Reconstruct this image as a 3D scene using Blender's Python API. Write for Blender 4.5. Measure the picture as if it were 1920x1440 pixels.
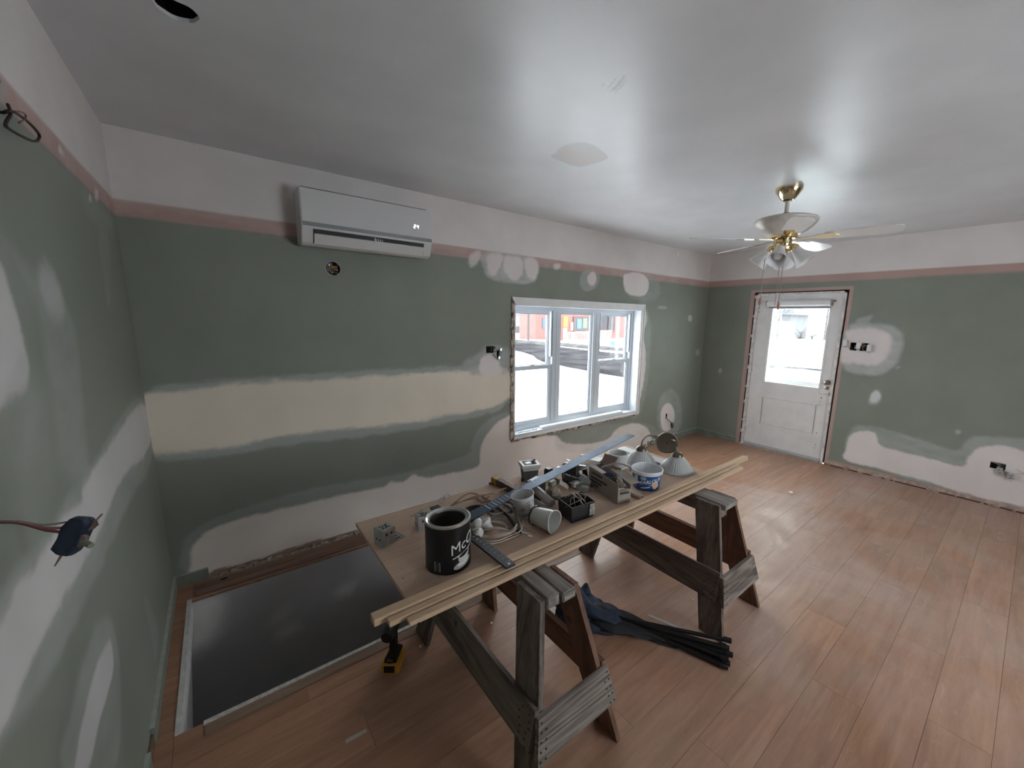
import bpy, bmesh, math, random
import numpy as np
from mathutils import Vector, Matrix
random.seed(7)
SC = bpy.context.scene
for _o in list(bpy.data.objects): bpy.data.objects.remove(_o)
COL = SC.collection
PI = math.pi
# ------------------------------------------------------------------ camera
FPX, YAW, PITCH, ROLL = 749.485, 0.685838, 0.176596, 0.0196658
CAM = np.array([0.353366, -3.137366, 1.68]); PPX, PPY = 960+62.4677, 720+10.4339
def _rot():
    cy, sy, cp, sp = math.cos(YAW), math.sin(YAW), math.cos(PITCH), math.sin(PITCH)
    f = np.array([sy*cp, cy*cp, -sp]); r = np.array([cy, -sy, 0.]); u = np.cross(r, f)
    c, s = math.cos(ROLL), math.sin(ROLL)
    return np.array([c*r+s*u, -s*r+c*u, f])
RM = _rot()
cd = bpy.data.cameras.new('camera'); cam = bpy.data.objects.new('camera', cd); COL.objects.link(cam)
cd.sensor_fit = 'HORIZONTAL'; cd.sensor_width = 36; cd.lens = FPX/1920*36
cd.shift_x = -62.4677/1920; cd.shift_y = 10.4339/1920; cd.clip_start = .02; cd.clip_end = 300
m = Matrix.Identity(4)
for i in range(3):
    m[i][0], m[i][1], m[i][2], m[i][3] = RM[0][i], RM[1][i], -RM[2][i], CAM[i]
cam.matrix_world = m
SC.camera = cam
def hit(px, py, axis, val):           # photo pixel -> point on the plane  axis = val
    d = RM.T @ np.array([(px-PPX)/FPX, -(py-PPY)/FPX, 1.]); t = (val-CAM[axis])/d[axis]
    return CAM+t*d
def onz(px, py, z=0.): return Vector(hit(px, py, 2, z))
def ony(px, py, y=0.): return Vector(hit(px, py, 1, y))
def onx(px, py, x): return Vector(hit(px, py, 0, x))
# ------------------------------------------------------------------ light
W, HC, HP, HPB, YF = 5.937, 2.603, 2.245, 2.169, -5.4
TT = .70                                # table top height
SC.view_settings.view_transform = 'Standard'; SC.view_settings.look = 'None'
SC.view_settings.gamma = 1; SC.view_settings.use_curve_mapping = False
SC.view_settings.exposure = 0.95
wd = bpy.data.worlds.new('overcast_sky'); SC.world = wd; wd.use_nodes = True
bg = wd.node_tree.nodes['Background']; bg.inputs[0].default_value = (.95, .96, 1, 1); bg.inputs[1].default_value = 6.2
def portal(name, loc, rot, sx, sy):
    l = bpy.data.lights.new(name, 'AREA'); l.shape = 'RECTANGLE'; l.size = sx; l.size_y = sy
    l.cycles.is_portal = True
    o = bpy.data.objects.new(name, l); COL.objects.link(o); o.location = loc; o.rotation_euler = rot
portal('window_portal', (3.47, .16, 1.16), (-PI/2, 0, 0), 1.9, 1.3)
portal('door_portal', (W+.1, -1.22, 1.39), (PI/2, 0, PI/2), .66, 1.0)
portal('added_front_portal', (2.95, YF-.16, 1.40), (PI/2, 0, 0), 1.6, 1.5)  # this and the next: portals of the windows added out of view
portal('added_side_portal', (W+.16, -4.5, 1.35), (PI/2, 0, PI/2), 1.3, 1.7)
# ------------------------------------------------------------------ materials
def srgb(r, g, b):
    f = lambda c: (c/12.92 if c <= .04045 else ((c+.055)/1.055)**2.4)
    return (f(r/255), f(g/255), f(b/255))
MATS = {}
def mat(name, col, rough=.6, metal=0., var=.0, vscale=30., bump=0., bscale=60., stretch=None, spec=.5, trans=0., emit=None, rvar=0., col2=None, coat=0.):
    if name in MATS: return MATS[name]
    m = bpy.data.materials.new(name); m.use_nodes = True; nt = m.node_tree; N = nt.nodes; L = nt.links
    b = N['Principled BSDF']
    b.inputs['Base Color'].default_value = (*col, 1); b.inputs['Roughness'].default_value = rough
    b.inputs['Metallic'].default_value = metal; b.inputs['Specular IOR Level'].default_value = spec
    b.inputs['Transmission Weight'].default_value = trans; b.inputs['Coat Weight'].default_value = coat
    if emit: b.inputs['Emission Color'].default_value = (*emit[0], 1); b.inputs['Emission Strength'].default_value = emit[1]
    if var or bump or rvar:
        tc = N.new('ShaderNodeTexCoord'); mp = N.new('ShaderNodeMapping'); L.new(tc.outputs['Object'], mp.inputs[0])
        if stretch: mp.inputs['Scale'].default_value = stretch
        nz = N.new('ShaderNodeTexNoise'); nz.inputs['Scale'].default_value = vscale; nz.inputs['Detail'].default_value = 6
        L.new(mp.outputs[0], nz.inputs['Vector'])
        if var:
            mx = N.new('ShaderNodeMix'); mx.data_type = 'RGBA'
            c2 = col2 or tuple(max(0, c*(1-var)) for c in col); c1 = col if col2 else tuple(min(1, c*(1+var)) for c in col)
            mx.inputs[6].default_value = (*c1, 1); mx.inputs[7].default_value = (*c2, 1)
            mr = N.new('ShaderNodeMapRange'); mr.inputs[1].default_value = .35; mr.inputs[2].default_value = .65
            L.new(nz.outputs[0], mr.inputs[0]); L.new(mr.outputs[0], mx.inputs[0]); L.new(mx.outputs[2], b.inputs['Base Color'])
        if rvar:
            mr = N.new('ShaderNodeMapRange'); mr.inputs[3].default_value = rough-rvar; mr.inputs[4].default_value = rough+rvar
            L.new(nz.outputs[0], mr.inputs[0]); L.new(mr.outputs[0], b.inputs['Roughness'])
        if bump:
            n2 = N.new('ShaderNodeTexNoise'); n2.inputs['Scale'].default_value = bscale; L.new(mp.outputs[0], n2.inputs['Vector'])
            bp = N.new('ShaderNodeBump'); bp.inputs['Strength'].default_value = bump; bp.inputs['Distance'].default_value = .003
            L.new(n2.outputs[0], bp.inputs['Height']); L.new(bp.outputs[0], b.inputs['Normal'])
    MATS[name] = m
    return m
def wood(name, c1, c2, axis=0, scale=14., rough=.7, knots=False, ring=1.0):
    """grain running along object axis"""
    if name in MATS: return MATS[name]
    m = bpy.data.materials.new(name); m.use_nodes = True; nt = m.node_tree; N = nt.nodes; L = nt.links
    b = N['Principled BSDF']; b.inputs['Roughness'].default_value = rough; b.inputs['Specular IOR Level'].default_value = .3
    tc = N.new('ShaderNodeTexCoord'); oi = N.new('ShaderNodeObjectInfo')
    ad = N.new('ShaderNodeVectorMath'); ad.operation = 'ADD'; L.new(tc.outputs['Object'], ad.inputs[0])
    sc = N.new('ShaderNodeVectorMath'); sc.operation = 'SCALE'; sc.inputs[0].default_value = (7, 5, 3); L.new(oi.outputs['Random'], sc.inputs['Scale']); L.new(sc.outputs[0], ad.inputs[1])
    mp = N.new('ShaderNodeMapping'); s = [1, 1, 1]; s[axis] = .08; mp.inputs['Scale'].default_value = s; L.new(ad.outputs[0], mp.inputs[0])
    nz = N.new('ShaderNodeTexNoise'); nz.inputs['Scale'].default_value = scale; nz.inputs['Detail'].default_value = 3; nz.inputs['Distortion'].default_value = .6*ring
    L.new(mp.outputs[0], nz.inputs['Vector'])
    mu = N.new('ShaderNodeMath'); mu.operation = 'MULTIPLY'; mu.inputs[1].default_value = 9*ring; L.new(nz.outputs[0], mu.inputs[0])
    fr = N.new('ShaderNodeMath'); fr.operation = 'PINGPONG'; fr.inputs[1].default_value = 1; L.new(mu.outputs[0], fr.inputs[0])
    n2 = N.new('ShaderNodeTexNoise'); n2.inputs['Scale'].default_value = scale*12; n2.inputs['Detail'].default_value = 4; L.new(mp.outputs[0], n2.inputs['Vector'])
    ml = N.new('ShaderNodeMath'); ml.operation = 'MULTIPLY_ADD'; ml.inputs[1].default_value = .55; L.new(fr.outputs[0], ml.inputs[0]); L.new(n2.outputs[0], ml.inputs[2])
    mr = N.new('ShaderNodeMapRange'); mr.inputs[1].default_value = .35; mr.inputs[2].default_value = 1.15; L.new(ml.outputs[0], mr.inputs[0])
    mx = N.new('ShaderNodeMix'); mx.data_type = 'RGBA'; mx.inputs[6].default_value = (*c1, 1); mx.inputs[7].default_value = (*c2, 1)
    L.new(mr.outputs[0], mx.inputs[0]); out = mx.outputs[2]
    if knots:
        vo = N.new('ShaderNodeTexVoronoi'); vo.inputs['Scale'].default_value = 5.5; L.new(ad.outputs[0], vo.inputs['Vector'])
        kr = N.new('ShaderNodeMapRange'); kr.inputs[1].default_value = .06; kr.inputs[2].default_value = .13; kr.inputs[3].default_value = 1; kr.inputs[4].default_value = 0; L.new(vo.outputs['Distance'], kr.inputs[0])
        m2 = N.new('ShaderNodeMix'); m2.data_type = 'RGBA'; L.new(kr.outputs[0], m2.inputs[0]); L.new(out, m2.inputs[6]); m2.inputs[7].default_value = (*(c*.35 for c in c1), 1); out = m2.outputs[2]
    L.new(out, b.inputs['Base Color'])
    bp = N.new('ShaderNodeBump'); bp.inputs['Strength'].default_value = .25; bp.inputs['Distance'].default_value = .002; L.new(ml.outputs[0], bp.inputs['Height']); L.new(bp.outputs[0], b.inputs['Normal'])
    MATS[name] = m
    return m
def glass_mat():
    if 'glass' in MATS: return MATS['glass']
    m = bpy.data.materials.new('window_glass'); m.use_nodes = True; nt = m.node_tree; N = nt.nodes; L = nt.links
    N.remove(N['Principled BSDF']); t = N.new('ShaderNodeBsdfTransparent'); g = N.new('ShaderNodeBsdfGlossy'); g.inputs['Roughness'].default_value = .01
    t.inputs[0].default_value = (.95, .98, .97, 1); g.inputs[0].default_value = (1, 1, 1, 1)
    mx = N.new('ShaderNodeMixShader'); mx.inputs[0].default_value = .05; L.new(t.outputs[0], mx.inputs[1]); L.new(g.outputs[0], mx.inputs[2])
    L.new(mx.outputs[0], N['Material Output'].inputs[0]); MATS['glass'] = m
    return m
WHITE = mat('white_paint', (.78, .77, .77), .45, var=.04, vscale=8)
VINYL = mat('white_vinyl', (.60, .64, .69), .35)
BLACK = mat('black_plastic', (.012, .012, .014), .45)
DARKHOLE = mat('dark_cavity', (.012, .010, .009), .9)
BRASS = mat('polished_brass', (.80, .66, .42), .16, 1.)
GALV = mat('galvanised_steel', (.55, .57, .58), .38, .9, var=.15, vscale=40)
PLASTW = mat('white_plastic', (.74, .74, .73), .4)
COPPER = mat('bare_copper', (.6, .3, .16), .35, 1.)
# ------------------------------------------------------------------ geometry helpers
MW = {}
def setp(o, label=None, cat=None, group=None, kind=None):
    for k, v in (('label', label), ('category', cat), ('group', group), ('kind', kind)):
        if v: o[k] = v
    return o
def thing(name, label, cat, loc=(0, 0, 0), rot=(0, 0, 0), group=None, kind=None):
    o = bpy.data.objects.new(name, None); o.empty_display_size = .05; COL.objects.link(o)
    o.location = loc; o.rotation_euler = rot
    from mathutils import Euler
    MW[o] = Matrix.Translation(Vector(loc)) @ Euler(rot).to_matrix().to_4x4()
    return setp(o, label, cat, group, kind)
class MB:
    def __init__(s): s.v = []; s.f = []
    def add(s, V, F, M=None):
        n = len(s.v)
        for q in V:
            q = Vector(q); s.v.append(M @ q if M is not None else q)
        s.f += [tuple(n+i for i in f) for f in F]; return s
    def box(s, c, d, rot=None):
        x, y, z = (q/2 for q in d); V = [(i*x, j*y, k*z) for k in (-1, 1) for j in (-1, 1) for i in (-1, 1)]
        M = Matrix.Translation(Vector(c)) @ (rot.to_4x4() if rot is not None else Matrix.Identity(4))
        return s.add(V, [(0, 2, 3, 1), (4, 5, 7, 6), (0, 1, 5, 4), (2, 6, 7, 3), (0, 4, 6, 2), (1, 3, 7, 5)], M)
    def bb(s, a, b): return s.box([(p+q)/2 for p, q in zip(a, b)], [abs(q-p) for p, q in zip(a, b)])
    def bar(s, p, q, w, h, up=(0, 0, 1)):
        """box from p to q, w across, h along up"""
        p, q = Vector(p), Vector(q); x = (q-p); l = x.length; x.normalize(); y = Vector(up).cross(x); y.normalize(); z = x.cross(y)
        return s.box((p+q)/2, (l, w, h), Matrix((x, y, z)).transposed())
    def loft(s, rings, close=True, cap=True):
        n = len(rings[0]); b = len(s.v)
        for r in rings: s.v += [Vector(q) for q in r]
        for i in range(len(rings)-1):
            for j in range(n if close else n-1):
                k = (j+1) % n; s.f.append((b+i*n+j, b+i*n+k, b+(i+1)*n+k, b+(i+1)*n+j))
        if cap and close:
            s.f.append(tuple(b+j for j in range(n))[::-1]); s.f.append(tuple(b+(len(rings)-1)*n+j for j in range(n)))
        return s
    def lathe(s, prof, n=24, M=None, cap=True):
        """prof: (r,z) list"""
        R = []
        for r, z in prof:
            q = [Vector((r*math.cos(2*PI*j/n), r*math.sin(2*PI*j/n), z)) for j in range(n)]
            R.append([M @ t for t in q] if M is not None else q)
        return s.loft(R, True, cap)
    def tube(s, pts, r, n=8, cap=True):
        pts = [Vector(p) for p in pts]; rr = r if isinstance(r, (list, tuple)) else [r]*len(pts)
        t0 = (pts[1]-pts[0]).normalized(); a = Vector((0, 0, 1)) if abs(t0.z) < .9 else Vector((1, 0, 0)); u = t0.cross(a).normalized(); R = []
        for i, p in enumerate(pts):
            t = (pts[min(i+1, len(pts)-1)]-pts[max(i-1, 0)]).normalized(); u = (u-t*u.dot(t)).normalized(); v = t.cross(u)
            R.append([p+(u*math.cos(2*PI*j/n)+v*math.sin(2*PI*j/n))*rr[i] for j in range(n)])
        return s.loft(R, True, cap)
    def prism(s, poly, z0, z1, M=None):
        R = [[Vector((x, y, z)) for x, y in poly] for z in (z0, z1)]
        if M is not None: R = [[M @ q for q in r] for r in R]
        return s.loft(R)
    def build(s, name, m, parent=None, world=True, smooth=False, bevel=0., sub=0, label=None):
        me = bpy.data.meshes.new(name); V = s.v
        if parent is not None and world:
            inv = MW[parent].inverted(); V = [inv @ q for q in V]
        me.from_pydata([tuple(q) for q in V], [], s.f)
        bm = bmesh.new(); bm.from_mesh(me); bmesh.ops.recalc_face_normals(bm, faces=bm.faces)
        if bevel: bmesh.ops.bevel(bm, geom=bm.edges[:], offset=bevel, segments=2, affect='EDGES', clamp_overlap=True)
        bm.to_mesh(me); bm.free()
        me.materials.append(m)
        o = bpy.data.objects.new(name, me); COL.objects.link(o)
        if smooth:
            me.polygons.foreach_set('use_smooth', [True]*len(me.polygons))
            try: me.set_sharp_from_angle(angle=math.radians(smooth if smooth > 1 else 40))
            except Exception: pass
        if sub:
            md = o.modifiers.new('s', 'SUBSURF'); md.levels = md.render_levels = sub
        if parent is not None: o.parent = parent; MW[o] = MW[parent]
        else: MW[o] = Matrix.Identity(4)
        if label: o['label'] = label
        return o
def rebase(o, p):
    """put a top-level mesh's origin at p"""
    p = Vector(p); o.data.transform(Matrix.Translation(-p)); o.location = p; MW[o] = Matrix.Translation(p); return o
def solo(mb, name, m, label, cat, base=None, group=None, **k):
    o = mb.build(name, m, None, **k)
    vs = [v.co for v in o.data.vertices]
    if base is None: base = (sum(v.x for v in vs)/len(vs), sum(v.y for v in vs)/len(vs), min(v.z for v in vs))
    rebase(o, base); return setp(o, label, cat, group)
def text_mb(body, size, shear=0., depth=.0006, bold=0.):
    """built-in font as mesh verts/faces in xy, centred"""
    c = bpy.data.curves.new('t', 'FONT'); c.body = body; c.size = size; c.shear = shear; c.extrude = depth; c.offset = bold; c.align_x = 'CENTER'; c.align_y = 'CENTER'; c.resolution_u = 3
    o = bpy.data.objects.new('t', c); COL.objects.link(o); dg = bpy.context.evaluated_depsgraph_get(); dg.update()
    me = bpy.data.meshes.new_from_object(o.evaluated_get(dg)); V = [v.co.copy() for v in me.vertices]; F = [tuple(p.vertices) for p in me.polygons]
    bpy.data.objects.remove(o); bpy.data.curves.remove(c); bpy.data.meshes.remove(me); return V, F
def frame(o, x, y):
    """matrix with origin o, x axis x, y axis (made orthogonal), z = x cross y"""
    x = Vector(x).normalized(); y = Vector(y); y = (y-x*y.dot(x)).normalized(); z = x.cross(y)
    M = Matrix((x, y, z)).transposed().to_4x4(); M.translation = Vector(o); return M
def arc(c, r, a0, a1, n, u, v):
    c, u, v = Vector(c), Vector(u), Vector(v)
    return [c+u*(r*math.cos(a0+(a1-a0)*i/n))+v*(r*math.sin(a0+(a1-a0)*i/n)) for i in range(n+1)]
def spline(P, n=8):
    P = [Vector(p) for p in P]; Q = [P[0]*2-P[1]]+P+[P[-1]*2-P[-2]]; out = []
    for i in range(1, len(Q)-2):
        a, b, c, d = Q[i-1:i+3]
        for k in range(n):
            t = k/n; out.append(.5*((2*b)+(c-a)*t+(2*a-5*b+4*c-d)*t*t+(3*b-a-3*c+d)*t**3))
    return out+[P[-1]]
# ================================================================== STRUCTURE
def vnoise(x, y, s, seed=0):
    x = x*s; y = y*s; xi = np.floor(x).astype(np.int64); yi = np.floor(y).astype(np.int64); fx = x-xi; fy = y-yi
    fx = fx*fx*(3-2*fx); fy = fy*fy*(3-2*fy)
    def h(a, b):
        n = (a*374761393+b*668265263+seed*974711) & 0x7fffffff; n = ((n ^ (n >> 13))*1274126177) & 0x7fffffff
        return ((n ^ (n >> 16)) & 0xffff)/65535.
    return (h(xi, yi)*(1-fx)+h(xi+1, yi)*fx)*(1-fy)+(h(xi, yi+1)*(1-fx)+h(xi+1, yi+1)*fx)*fy
def fbm(x, y, s, seed=0, o=4):
    r = 0; a = .5
    for i in range(o): r = r+a*(vnoise(x, y, s*2**i, seed+i)-.5)*2; a *= .5
    return r
def sdf(U, V, poly):
    P = np.array(poly); d2 = np.full(U.shape, 1e9); ins = np.zeros(U.shape, bool)
    for (ax, ay), (bx, by) in zip(P, np.roll(P, -1, 0)):
        ex, ey = bx-ax, by-ay; wx, wy = U-ax, V-ay; t = np.clip((wx*ex+wy*ey)/(ex*ex+ey*ey+1e-12), 0, 1)
        d2 = np.minimum(d2, (wx-ex*t)**2+(wy-ey*t)**2)
        c = (ay > V) != (by > V); ins ^= c & (U < ex*(V-ay)/(ey if abs(ey) > 1e-12 else 1e-12)+ax)
    return np.where(ins, 1, -1)*np.sqrt(d2)
def smooth(pts, n=2):
    P = np.array(pts, float)
    for _ in range(n):
        Q = np.roll(P, -1, 0); P = np.stack([P*.75+Q*.25, P*.25+Q*.75], 1).reshape(-1, 2)
    return P
class Paint:
    def __init__(s, U, V, base): s.U, s.V = U, V; s.C = np.tile(np.array(base, float), (len(U), 1)); s.n = 0
    def blend(s, a, col): s.C = s.C*(1-a[:, None])+np.array(col)*a[:, None]
    def poly(s, pts, col, feather=.02, amp=.02, op=1., scale=14., streak=None):
        s.n += 1; P = smooth(pts); mgn = feather+amp+.02
        k = (s.U > P[:, 0].min()-mgn) & (s.U < P[:, 0].max()+mgn) & (s.V > P[:, 1].min()-mgn) & (s.V < P[:, 1].max()+mgn)
        if not k.any(): return
        u, v = s.U[k], s.V[k]; su, sv = streak or (1, 1)
        d = sdf(u, v, P)+amp*fbm(u*su, v*sv, scale, s.n*17)+amp*.5*fbm(u*su*1.0, v*sv*3, 40, s.n*7, 3)
        a = np.clip(d/feather+.5, 0, 1); a = a*a*(3-2*a)*op
        a = a*(1-.18*(1-op)*0)*np.clip(1+.0*u, 0, 1)
        s.C[k] = s.C[k]*(1-a[:, None])+np.array(col)*a[:, None]
    def film(s, pts, col, feather=.05, amp=.03, op=.6):
        """thin uneven wipe of compound"""
        s.n += 1; P = smooth(pts); mgn = feather+amp+.02
        k = (s.U > P[:, 0].min()-mgn) & (s.U < P[:, 0].max()+mgn) & (s.V > P[:, 1].min()-mgn) & (s.V < P[:, 1].max()+mgn)
        if not k.any(): return
        u, v = s.U[k], s.V[k]; d = sdf(u, v, P)+amp*fbm(u, v, 11, s.n*31)
        a = np.clip(d/feather+.5, 0, 1)*op*np.clip(.85+.45*fbm(u, v*2.5, 7, s.n*13)+.14*fbm(u, v*4, 30, s.n*3, 2), .1, 1.3)
        a = np.clip(a, 0, 1); s.C[k] = s.C[k]*(1-a[:, None])+np.array(col)*a[:, None]
def attr_mat(name, rough, bump=.15, spec=.4, rvar=.08):
    m = bpy.data.materials.new(name); m.use_nodes = True; nt = m.node_tree; N = nt.nodes; L = nt.links; b = N['Principled BSDF']
    at = N.new('ShaderNodeAttribute'); at.attribute_name = 'paint'
    tc = N.new('ShaderNodeTexCoord'); nz = N.new('ShaderNodeTexNoise'); nz.inputs['Scale'].default_value = 3; nz.inputs['Detail'].default_value = 8; L.new(tc.outputs['Object'], nz.inputs['Vector'])
    mr = N.new('ShaderNodeMapRange'); mr.inputs[3].default_value = .86; mr.inputs[4].default_value = 1.14; L.new(nz.outputs[0], mr.inputs[0])
    mx = N.new('ShaderNodeVectorMath'); mx.operation = 'SCALE'; L.new(at.outputs['Color'], mx.inputs[0]); L.new(mr.outputs[0], mx.inputs['Scale']); L.new(mx.outputs[0], b.inputs['Base Color'])
    r2 = N.new('ShaderNodeMapRange'); r2.inputs[3].default_value = rough-rvar; r2.inputs[4].default_value = rough+rvar; L.new(nz.outputs[0], r2.inputs[0]); L.new(r2.outputs[0], b.inputs['Roughness'])
    b.inputs['Specular IOR Level'].default_value = spec
    n2 = N.new('ShaderNodeTexNoise'); n2.inputs['Scale'].default_value = 220; L.new(tc.outputs['Object'], n2.inputs['Vector'])
    bp = N.new('ShaderNodeBump'); bp.inputs['Strength'].default_value = bump; bp.inputs['Distance'].default_value = .001; L.new(n2.outputs[0], bp.inputs['Height']); L.new(bp.outputs[0], b.inputs['Normal'])
    return m
def grid(name, us, vs, fn, holes, paint, m, kind='structure', parent=None):
    us = np.unique(np.round(us, 5)); vs = np.unique(np.round(vs, 5)); U, V = np.meshgrid(us, vs); nu = len(us)
    pts = np.stack(fn(U.ravel(), V.ravel()), 1)
    uc = (us[:-1]+us[1:])/2; vc = (vs[:-1]+vs[1:])/2; UC, VC = np.meshgrid(uc, vc); keep = np.ones(UC.shape, bool)
    for (a, b, c, d) in holes: keep &= ~((UC > a) & (UC < b) & (VC > c) & (VC < d))
    J, I = np.nonzero(keep); b0 = J*nu+I; F = np.stack([b0, b0+1, b0+1+nu, b0+nu], 1)
    me = bpy.data.meshes.new(name); me.vertices.add(len(pts)); me.vertices.foreach_set('co', pts.ravel())
    me.loops.add(F.size); me.loops.foreach_set('vertex_index', F.ravel().astype(np.int32)); me.polygons.add(len(F))
    me.polygons.foreach_set('loop_start', np.arange(0, F.size, 4, dtype=np.int32)); me.update(calc_edges=True)
    P = paint(U.ravel(), V.ravel()); C = np.concatenate([np.clip(P.C, 0, 1), np.ones((len(P.C), 1))], 1)
    at = me.color_attributes.new('paint', 'FLOAT_COLOR', 'POINT'); at.data.foreach_set('color', C.astype(np.float32).ravel())
    me.materials.append(m); o = bpy.data.objects.new(name, me); COL.objects.link(o); MW[o] = Matrix.Identity(4)
    if kind: o['kind'] = kind
    if parent: me.transform(MW[parent].inverted()); o.parent = parent; MW[o] = MW[parent]
    return o
def lin(a, b, step, *extra): return np.concatenate([np.linspace(a, b, int(abs(b-a)/step)+2), np.array(extra, float)])
GREEN = (.228, .248, .210); MUD = (.72, .655, .635); CREAM = (.74, .655, .55); FILM = (.395, .41, .39); PINK = (.45, .305, .272); WTOP = (.72, .67, .655); RAW = (.30, .21, .16)
WALLM = attr_mat('painted_plaster', .55); CEILM = attr_mat('satin_ceiling_paint', .36, .10, .55, .05)
HX0, HX1, HY0, HY1 = .065, 2.45, -1.185, -.20      # stair opening in the floor
WX0, WX1, WZ0, WZ1 = 2.50, 4.415, .50, 1.81          # window opening
def bk(*q): return [(ony(x, y).x, ony(x, y).z) for x, y in q]
def rt(*q): return [(onx(x, y, W).y, onx(x, y, W).z) for x, y in q]
def lf(*q): return [(onx(x, y, 0).y, onx(x, y, 0).z) for x, y in q]
def common(p, smear=True):
    U, V = p.U, p.V; n = fbm(U, V*0+3, 3, 5)*.004
    a = np.clip((V+n-HPB)/.006+.5, 0, 1); p.blend(a, PINK)
    a = np.clip((V-n-HP)/.006+.5, 0, 1); p.blend(a, WTOP)
    if smear: p.film([(-9, HP+.05), (9, HP+.05), (9, HPB+.03), (-9, HPB+.03)], WTOP, .03, .10, .13)
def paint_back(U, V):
    p = Paint(U, V, GREEN); common(p)
    p.poly(bk((272, 735), (300, 722), (420, 712), (560, 702), (700, 695), (853, 686), (960, 680), (960, 766), (853, 790), (774, 806), (690, 818), (616, 826), (537, 834), (418, 858), (339, 866), (270, 864)), FILM, .03, .02, .75, 9, (1, 2.5))
    p.poly(bk((262, 741), (300, 736), (378, 729), (497, 716), (616, 711), (735, 704), (853, 696), (901, 690), (962, 688), (962, 757), (853, 777), (774, 792), (675, 803), (616, 809), (537, 816), (497, 826), (418, 842), (339, 852), (262, 852)), CREAM, .035, .022, 1, 8, (1, 2.5))
    p.poly(bk((332, 1085), (340, 1020), (370, 985), (458, 951), (576, 917), (675, 901), (735, 893), (814, 872), (885, 852), (882, 832), (905, 792), (935, 776), (960, 768), (962, 850), (1100, 900), (900, 1000), (500, 1100)), FILM, .03, .015, .5)
    p.poly(bk((352, 1100), (357, 1036), (370, 1012), (398, 989), (458, 969), (537, 953), (616, 933), (675, 921), (723, 913), (730, 903), (745, 906), (764, 899), (774, 886), (790, 898), (853, 886), (903, 876), (899, 850), (905, 826), (925, 799), (945, 783), (962, 775), (962, 828), (1042, 812), (1060, 836), (1140, 828), (1155, 802), (1188, 792), (1215, 801), (1224, 825), (1226, 880), (1100, 960), (700, 1060)), (.80, .72, .675), .025, .012)  # same compound as elsewhere, painted paler in place of extra light on it
    p.film(bk((1042, 806), (1190, 790), (1235, 800), (1240, 850), (1140, 850), (1042, 850)), FILM, .04, .03, .35)
    p.film(bk((865, 700), (874, 674), (908, 652), (935, 645), (960, 655), (960, 705)), FILM, .04, .03, .9)
    p.poly(bk((897, 706), (900, 670), (925, 664), (938, 680), (944, 706)), MUD, .03, .02)
    p.poly(bk((879, 496), (882, 474), (902, 470), (901, 487), (889, 503)), MUD, .03, .02, .8)
    p.film(bk((902, 470), (1014, 482), (1008, 532), (965, 531), (915, 527), (903, 500)), (.5, .5, .49), .02, .02, .9)
    for q in (((910, 472), (944, 476), (941, 492), (926, 523), (913, 505)), ((947, 478), (977, 482), (983, 502), (973, 529), (954, 521), (941, 508)), ((983, 482), (1011, 485), (1007, 529), (986, 518), (984, 500))): p.poly(bk(*q), MUD, .03, .02, .95)
    p.film(bk((1086, 505), (1126, 508), (1121, 541), (1090, 551)), FILM, .02, .015, .8); p.poly(bk((1098, 520), (1113, 507), (1119, 520), (1116, 534), (1106, 538)), MUD, .02, .012)
    p.film(bk((1167, 508), (1240, 520), (1235, 570), (1172, 560)), FILM, .06, .03, .5)
    p.poly(bk((1169, 508), (1218, 515), (1214, 557), (1176, 554), (1169, 536)), MUD, .02, .012)
    for q, c in ((((1036, 494), (1052, 494), (1048, 506), (1040, 505)), MUD), (((1233, 573), (1251, 574), (1250, 580), (1233, 580)), FILM), (((1290, 591), (1298, 591), (1298, 603), (1290, 602)), (.5, .5, .49)), (((1304, 656), (1312, 656), (1311, 667), (1304, 666)), FILM), (((1270, 472), (1273, 472), (1273, 480), (1270, 480)), (.8, .8, .8))): p.poly(bk(*q), c, .02, .01, .9)
    p.film(bk((1195, 560), (1215, 575), (1222, 640), (1210, 760), (1190, 790), (1180, 780)), FILM, .05, .03, .55)
    p.poly(bk((1195, 572), (1211, 577), (1214, 600), (1209, 618), (1203, 622), (1209, 640), (1212, 680), (1207, 720), (1200, 752), (1190, 770), (1185, 700)), MUD, .018, .02)
    p.film(bk((1232, 770), (1240, 735), (1262, 728), (1278, 750), (1280, 795), (1268, 815), (1245, 822), (1233, 800)), FILM, .05, .02, .6)
    p.poly(bk((1238, 775), (1243, 760), (1256, 754), (1264, 766), (1265, 785), (1260, 802), (1249, 811), (1240, 803)), MUD, .018, .012)
    b = np.clip((.035+.02*fbm(U, V*0, 9, 3)-V)/.008+.5, 0, 1)*(U > .16)*(U < 4.7); p.blend(b, RAW)
    for _ in range(40):                               # scuffs on the bare compound
        pass
    return p
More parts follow.
